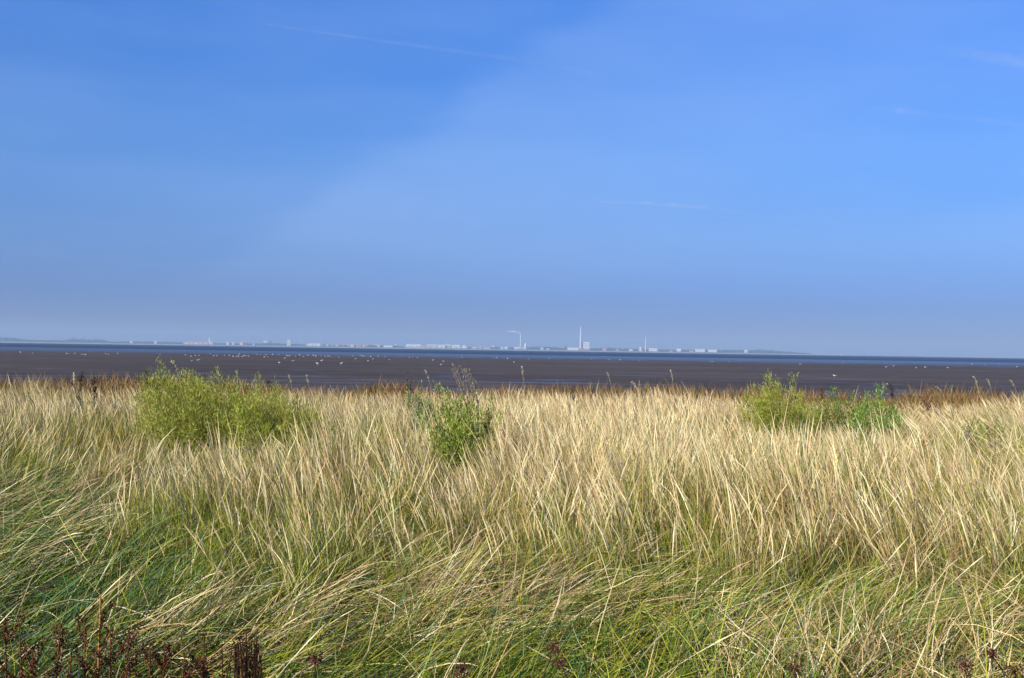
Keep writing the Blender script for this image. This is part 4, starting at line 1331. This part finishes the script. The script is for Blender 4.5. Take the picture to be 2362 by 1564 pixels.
def gulls():
    # photo positions; the big list stands along the water's edge
    B = [(76, 817.6), (154, 818), (159, 817.6), (172, 818), (190, 820.4), (197, 821), (243, 818), (250, 819), (271, 817.6), (369, 821), (47, 815),
         (428, 821), (442, 835), (457.6, 835), (440.6, 824), (451, 823), (459, 822), (493, 823), (501, 823), (485, 818), (518, 822), (529, 822.6),
         (538, 824.7), (546.5, 824.7), (551, 824.7), (559, 825.5), (563, 823), (568, 823), (574, 824), (552, 819), (593, 819.6), (601.5, 820.4),
         (610, 825.5), (614, 821), (618, 825.5), (629, 820), (643, 820), (656.6, 829), (644, 839.6), (675, 836.5), (667.6, 823), (662, 823), (682, 824),
         (691, 821), (700, 824.7), (711, 822), (722.6, 822), (728.6, 824), (733, 843.6), (742, 835), (741, 822), (750, 824), (757, 824), (762, 824.5),
         (787, 843), (781, 826), (814, 823), (819.5, 830.6), (849, 834.5), (855, 825), (860, 830.6), (873, 824), (888, 824.5), (898, 832), (919, 825.5),
         (930, 822.5), (944, 826), (952, 826), (963, 827), (998, 833.7), (1022.7, 836), (1017, 844), (1066, 826), (1138, 828), (1145.5, 827), (1163, 829),
         (1171, 829), (1186, 838), (1219, 830), (1267, 828), (1364, 829.4), (1391, 824), (1396, 824.7), (1406, 831.4), (1430, 832), (1475, 833),
         (1443.5, 825), (1640, 835), (1644, 836), (1846, 843), (1705, 833), (1683, 835), (1925, 870.6), (1945, 838), (2044, 850), (2061, 847.5),
         (2114, 851), (2134.5, 850), (2186, 851), (2243, 842), (2272, 843), (2346, 848), (2304, 842)]
    own = {(190, 820.4): 'brightest gull of the small left flock', (442, 835): 'left gull of the pair standing nearer right of the highest shrub',
           (457.6, 835): 'right gull of the pair standing nearer right of the highest shrub', (644, 839.6): 'gull standing on open mud below the white building left of the tower block',
           (675, 836.5): 'bright gull on open mud under the tower block', (733, 843.6): 'gull nearest the grass below the four-bay white block',
           (742, 835): 'faint gull just above the gull below the four-bay white block', (787, 843): 'gull alone on open mud right of the four-bay block',
           (656.6, 829): 'gull slightly apart from the flock edge under the white tower block', (819.5, 830.6): 'small gull below left of the flying gull',
           (849, 834.5): 'bright gull right below the flying gull', (860, 830.6): 'reddish tinted gull right of the flying gull',
           (888, 824.5): 'bright gull at the water edge below the low white hall', (1022.7, 836): 'upper gull of two left of the withered flower stalks',
           (1017, 844): 'lower gull of two left of the withered flower stalks', (998, 833.7): 'faint gull further left of the withered flower stalks',
           (1186, 838): 'greenish grey gull on mud below the smoking chimney', (1640, 835): 'left gull of a close pair below the twin halls',
           (1644, 836): 'right gull of a close pair below the twin halls', (1846, 843): 'lone gull on mud above the bushy shrub toward the right',
           (1925, 870.6): 'nearest and largest gull, on dark mud above the low olive shrub', (1945, 838): 'gull at the water edge below the tiny white boat',
           (2044, 850): 'gull on mud above the rounded dark green shrub, left of two', (2061, 847.5): 'gull on mud above the rounded dark green shrub, right of two',
           (2114, 851): 'first gull of three in a line right of the rounded dark green shrub', (2134.5, 850): 'middle gull of three in a line right of the rounded dark green shrub',
           (2186, 851): 'last gull of three in a line right of the rounded dark green shrub', (2346, 848): 'bright gull on mud at the right edge',
           (47, 815): 'faint gull farthest left on the mudflat', (76, 817.6): 'lone gull left of the small left flock', (369, 821): 'lone gull above the left tip of the highest shrub'}
    protos = {'stand': gull_mesh('stand'), 'white': gull_mesh('white')}
    used = set()
    for k, (px, py) in enumerate(B):
        p = atz(px, py, -0.92)
        z = float(mud_z(np.array([p.x]), np.array([p.y]))[0])
        pose = 'white' if k % 3 else 'stand'
        if pose not in used:
            o = protos[pose]; used.add(pose)
        else:
            o = protos[pose].copy(); col.objects.link(o)
        far = p.y
        o.location = (p.x, p.y, z)
        o.rotation_euler = (0, 0, rng.choice([0, math.pi]) + rng.normal(0, .45))
        s = rng.uniform(.68, 1.05)
        if far > 330: s *= 1.15
        o.scale = (s, s, s)
        lab = own.get((px, py))
        if not lab:
            if px < 300: lab, g = 'small white gull in the sparse flock at the far left of the waterline', 'sparse gull flock at the far left'
            elif px < 590: lab, g = 'tiny white gull in the dense flock along the waterline above the highest shrub', 'dense gull flock above the highest shrub'
            elif px < 800: lab, g = 'tiny white gull in the dense flock along the waterline below the tower block', 'dense gull flock below the tower block'
            elif px < 1000: lab, g = 'tiny gull in the loose flock along the waterline below the white halls', 'loose gull flock below the white halls'
            elif px < 1300: lab, g = 'tiny gull scattered along the waterline below the smoking chimney', 'gulls below the smoking chimney'
            elif px < 1720: lab, g = 'tiny gull scattered along the waterline between power station and twin halls', 'gulls below the power station'
            else: lab, g = 'tiny pale gull at the waterline near the right edge', 'gulls near the right edge'
        else:
            g = 'single gulls out on the mudflat'
        tag(o, lab, 'gull', g)
        o.name = 'gull'
    f = gull_mesh('fly')
    p = at(836, 826, 215)
    f.location = p; f.rotation_euler = (R(8), 0, R(80)); f.scale = (1.0, 1.2, 1.2)
    f.name = 'gull'
    tag(f, 'gull flying low over the mud with wings spread in a shallow V', 'gull', 'single gulls out on the mudflat')


# ------------------------------------------------------------------ contrails (thin ice ribbons at 9 km)
def contrails():
    ALT = 9000.0

    def mk(pts, label, alpha, seed):
        """pts: (photo x, photo y, width px)"""
        pos, wid = [], []
        for (px, py, w) in pts:
            p = atz(px, py, ALT)
            pos.append(np.array(p))
            wid.append(w)
        pos = np.array(pos)
        n = 60
        t = np.linspace(0, len(pts) - 1, n)
        P = np.stack([np.interp(t, range(len(pts)), pos[:, k]) for k in range(3)], 1)
        Wp = np.interp(t, range(len(pts)), wid)
        dist = np.linalg.norm(P - np.array([0, 0, EYE]), axis=1)
        Wm = Wp * dist / F
        # flattened lens-shaped band of ice haze, its broad side tilted towards the sun
        acc = Acc()
        sides = 16
        el, az = R(SUN_EL), R(SUN_AZ)
        sd = np.array([math.sin(az) * math.cos(el), math.cos(az) * math.cos(el), math.sin(el)])
        co = np.zeros((n, sides, 3)); cl = np.zeros((n, sides, 3))
        for i in range(n):
            ax = P[min(i + 1, n - 1)] - P[max(i - 1, 0)]; ax /= np.linalg.norm(ax)
            vw = -P[i] / np.linalg.norm(P[i])
            nn_ = sd * .75 + vw * .5; nn_ -= ax * nn_.dot(ax); nn_ /= np.linalg.norm(nn_)
            wd = np.cross(ax, nn_)
            for k in range(sides):
                t_ = 2 * math.pi * k / sides
                co[i, k] = P[i] + Wm[i] * .75 * (math.cos(t_) * wd + .16 * math.sin(t_) * nn_)
                cl[i, k] = (i / (n - 1), math.sin(t_) ** 2, 0)
        q = [(i * sides + k, i * sides + (k + 1) % sides, (i + 1) * sides + (k + 1) % sides, (i + 1) * sides + k) for i in range(n - 1) for k in range(sides)]
        acc.add(co.reshape(-1, 3), cl.reshape(-1, 3), [np.array(q)])
        m, nn, l = new_mat('ice_trail')
        out = nn.new('ShaderNodeOutputMaterial')
        a = nn.new('ShaderNodeAttribute'); a.attribute_name = 'col'
        tc = nn.new('ShaderNodeTexCoord')
        tn = nn.new('ShaderNodeTexNoise'); tn.inputs['Scale'].default_value = .0016; tn.inputs['Detail'].default_value = 6
        l.new(tc.outputs['Object'], tn.inputs['Vector'])
        sx = nn.new('ShaderNodeSeparateColor'); l.new(a.outputs['Color'], sx.inputs[0])
        pw = nn.new('ShaderNodeMath'); pw.operation = 'POWER'; pw.inputs[1].default_value = 1.3; l.new(sx.outputs['Green'], pw.inputs[0])
        rp = nn.new('ShaderNodeValToRGB')
        els = rp.color_ramp.elements
        els[0].position = 0; els[0].color = (alpha[0],) * 3 + (1,)
        els[1].position = 1; els[1].color = (alpha[-1],) * 3 + (1,)
        for q in range(1, len(alpha) - 1):
            e = els.new(q / (len(alpha) - 1)); e.color = (alpha[q],) * 3 + (1,)
        l.new(sx.outputs['Red'], rp.inputs[0])
        m1 = nn.new('ShaderNodeMath'); m1.operation = 'MULTIPLY'; l.new(rp.outputs[0], m1.inputs[0]); l.new(pw.outputs[0], m1.inputs[1])
        mr = nn.new('ShaderNodeMapRange'); mr.inputs['From Min'].default_value = .3; mr.inputs['From Max'].default_value = .7; l.new(tn.outputs['Fac'], mr.inputs['Value'])
        m2 = nn.new('ShaderNodeMath'); m2.operation = 'MULTIPLY'; l.new(m1.outputs[0], m2.inputs[0]); l.new(mr.outputs[0], m2.inputs[1])
        d = nn.new('ShaderNodeBsdfDiffuse'); d.inputs['Color'].default_value = (.9, .9, .92, 1)
        tl = nn.new('ShaderNodeBsdfTranslucent'); tl.inputs['Color'].default_value = (.9, .9, .92, 1)
        mm = nn.new('ShaderNodeMixShader'); mm.inputs[0].default_value = .5; l.new(d.outputs[0], mm.inputs[1]); l.new(tl.outputs[0], mm.inputs[2])
        tr = nn.new('ShaderNodeBsdfTransparent')
        mx = nn.new('ShaderNodeMixShader'); l.new(m2.outputs[0], mx.inputs[0]); l.new(tr.outputs[0], mx.inputs[1]); l.new(mm.outputs[0], mx.inputs[2])
        l.new(mx.outputs[0], out.inputs[0])
        o = acc.build('contrail', m, None, True)
        o.visible_shadow = True
        tag(o, label, 'contrail', 'vapour trails in the blue sky')

    mk([(612, 56, 3.5), (760, 77, 6), (960, 105, 7), (1180, 136, 11), (1420, 178, 16)], 'long thin vapour trail slanting down across the upper sky from the left', (.10, .13, .08, .07, .01), 1)
    mk([(1360, 464, 5), (1500, 469, 8), (1640, 480, 10), (1735, 497, 8), (1800, 510, 6)], 'faint arched vapour trail low in the middle of the sky', (.02, .11, .13, .14, .01), 2)
    mk([(2100, 88, 10), (2200, 118, 22), (2300, 135, 26), (2420, 150, 30)], 'broad smeared vapour trail at the upper right edge of the sky', (.01, .07, .10, .10), 3)
    mk([(2000, 252, 8), (2090, 256, 14), (2180, 268, 12), (2400, 292, 16)], 'pale wispy vapour trail at the right below the broad smeared one', (.01, .07, .03, .05), 4)


# ------------------------------------------------------------------ sky, sun, haze
SUN_EL, SUN_AZ = 31.0, 226.0


def sky_and_light():
    w = bpy.data.worlds.new('World'); sc.world = w; w.use_nodes = True
    nt = w.node_tree; n, l = nt.nodes, nt.links
    bg = n['Background']
    s = n.new('ShaderNodeTexSky'); s.sky_type = 'NISHITA'; s.sun_disc = False
    s.sun_elevation = R(SUN_EL); s.sun_rotation = R(SUN_AZ)
    s.air_density = 1; s.dust_density = .3; s.ozone_density = 10; s.altitude = 500
    tc = n.new('ShaderNodeTexCoord')
    sep = n.new('ShaderNodeSeparateXYZ'); l.new(tc.outputs['Generated'], sep.inputs[0])
    rp = n.new('ShaderNodeValToRGB')               # deeper blue, dull towards the horizon; unseen zenith darkened to deepen grass shade
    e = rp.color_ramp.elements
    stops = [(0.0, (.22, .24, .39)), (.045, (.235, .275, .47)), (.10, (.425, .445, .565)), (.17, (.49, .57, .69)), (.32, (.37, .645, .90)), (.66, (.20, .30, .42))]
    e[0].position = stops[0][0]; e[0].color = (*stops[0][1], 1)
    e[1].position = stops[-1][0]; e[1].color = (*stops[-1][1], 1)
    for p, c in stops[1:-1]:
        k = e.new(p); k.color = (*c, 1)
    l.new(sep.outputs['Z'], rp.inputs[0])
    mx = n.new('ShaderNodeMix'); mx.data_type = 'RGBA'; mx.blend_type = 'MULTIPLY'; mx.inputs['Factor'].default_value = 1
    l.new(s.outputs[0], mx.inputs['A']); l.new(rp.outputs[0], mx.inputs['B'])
    # thin high veil of cirrostratus: its edge runs up to the right across the sky, with soft streaks
    va = ray(1395, 0).normalized(); vb = ray(760, 420).normalized()
    nv = va.cross(vb).normalized()
    if nv.dot(ray(1500, 400).normalized()) < 0: nv = -nv
    dp = n.new('ShaderNodeVectorMath'); dp.operation = 'DOT_PRODUCT'; dp.inputs[1].default_value = nv
    l.new(tc.outputs['Generated'], dp.inputs[0])
    mr = n.new('ShaderNodeMapRange'); mr.interpolation_type = 'SMOOTHERSTEP'
    mr.inputs['From Min'].default_value = -.018; mr.inputs['From Max'].default_value = .028
    wn = n.new('ShaderNodeTexNoise'); wn.inputs['Scale'].default_value = 7; wn.inputs['Detail'].default_value = 5
    wm = n.new('ShaderNodeMapping'); wm.inputs['Scale'].default_value = (1, 1, 3.5); wm.inputs['Rotation'].default_value = (0, R(-35), 0)
    l.new(tc.outputs['Generated'], wm.inputs['Vector']); l.new(wm.outputs[0], wn.inputs['Vector'])
    wa = n.new('ShaderNodeMath'); wa.operation = 'MULTIPLY_ADD'; wa.inputs[1].default_value = .055; wa.inputs[2].default_value = -.0275
    l.new(wn.outputs['Fac'], wa.inputs[0])
    ws = n.new('ShaderNodeMath'); ws.operation = 'ADD'; l.new(dp.outputs['Value'], ws.inputs[0]); l.new(wa.outputs[0], ws.inputs[1])
    l.new(ws.outputs[0], mr.inputs['Value'])
    mr3 = n.new('ShaderNodeMapRange'); mr3.interpolation_type = 'SMOOTHSTEP'
    mr3.inputs['From Min'].default_value = .33; mr3.inputs['From Max'].default_value = .06
    mr3.inputs['To Min'].default_value = .0
    l.new(dp.outputs['Value'], mr3.inputs['Value'])
    mp = n.new('ShaderNodeMapping'); mp.inputs['Scale'].default_value = (2.2, 2.2, 11); mp.inputs['Rotation'].default_value = (0, R(-9), 0)
    l.new(tc.outputs['Generated'], mp.inputs['Vector'])
    tn = n.new('ShaderNodeTexNoise'); tn.inputs['Scale'].default_value = 1.6; tn.inputs['Detail'].default_value = 6; tn.inputs['Roughness'].default_value = .55
    l.new(mp.outputs[0], tn.inputs['Vector'])
    mr2 = n.new('ShaderNodeMapRange'); mr2.inputs['From Min'].default_value = .35; mr2.inputs['From Max'].default_value = .75
    mr2.inputs['To Min'].default_value = .0; mr2.inputs['To Max'].default_value = .09
    l.new(tn.outputs['Fac'], mr2.inputs['Value'])
    mu0 = n.new('ShaderNodeMath'); mu0.operation = 'MULTIPLY'; l.new(mr.outputs[0], mu0.inputs[0]); l.new(mr3.outputs[0], mu0.inputs[1])
    mu = n.new('ShaderNodeMath'); mu.operation = 'MULTIPLY'; mu.inputs[1].default_value = .098
    l.new(mu0.outputs[0], mu.inputs[0])
    ad = n.new('ShaderNodeMath'); ad.operation = 'ADD'; l.new(mu.outputs[0], ad.inputs[0]); l.new(mr2.outputs[0], ad.inputs[1])
    # the veil thins out to nothing near the horizon
    hz = n.new('ShaderNodeMapRange'); hz.inputs['From Min'].default_value = .02; hz.inputs['From Max'].default_value = .12
    l.new(sep.outputs['Z'], hz.inputs['Value'])
    ad2 = n.new('ShaderNodeMath'); ad2.operation = 'MULTIPLY'; l.new(ad.outputs[0], ad2.inputs[0]); l.new(hz.outputs[0], ad2.inputs[1])
    ve = n.new('ShaderNodeMix'); ve.data_type = 'RGBA'
    l.new(ad2.outputs[0], ve.inputs['Factor']); l.new(mx.outputs['Result'], ve.inputs['A'])
    ve.inputs['B'].default_value = (3.1, 3.9, 5.6, 1)
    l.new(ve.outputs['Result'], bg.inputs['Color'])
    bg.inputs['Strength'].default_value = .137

    sun_d = bpy.data.lights.new('sun', 'SUN'); sun_d.energy = 5.0; sun_d.angle = R(.53); sun_d.color = (1, .95, .86)
    sun = bpy.data.objects.new('sun', sun_d); col.objects.link(sun)
    el, az = R(SUN_EL), R(SUN_AZ)
    d = Vector((math.sin(az) * math.cos(el), math.cos(az) * math.cos(el), math.sin(el)))
    sun.rotation_euler = d.to_track_quat('Z', 'Y').to_euler()
    sun.location = (0, 0, 50)

    # haze over the water: one even box of air
    m, n2, l2 = new_mat('haze_air')
    out = n2.new('ShaderNodeOutputMaterial'); v = n2.new('ShaderNodeVolumePrincipled')
    v.inputs['Color'].default_value = (.45, .60, .80, 1)
    v.inputs['Density'].default_value = 1.2e-4
    v.inputs['Anisotropy'].default_value = 0.0
    l2.new(v.outputs[0], out.inputs['Volume'])
    o = MB().box(-15000, 15000, -500, 15000, -2.5, 186).build('haze', m)
    tag(o, 'thin blue haze lying over the water toward the far shore', 'haze', kind='stuff')


lodged()
standing()
rust_strip()
shrubs()
stalks()
dead_plants()
setting()
shore()
gulls()
contrails()
sky_and_light()

# ------------------------------------------------------------------ render settings
vs = sc.view_settings
vs.view_transform = 'Standard'
vs.look = 'None'
vs.exposure = 0.57
vs.gamma = 1.0
cy = sc.cycles
cy.max_bounces = 7
cy.diffuse_bounces = 2
cy.glossy_bounces = 3
cy.transmission_bounces = 4
cy.volume_bounces = 1
cy.transparent_max_bounces = 24
cy.use_denoising = True
cy.denoiser = 'OPENIMAGEDENOISE'
cy.denoising_input_passes = 'RGB_ALBEDO_NORMAL'
cy.denoising_prefilter = 'ACCURATE'
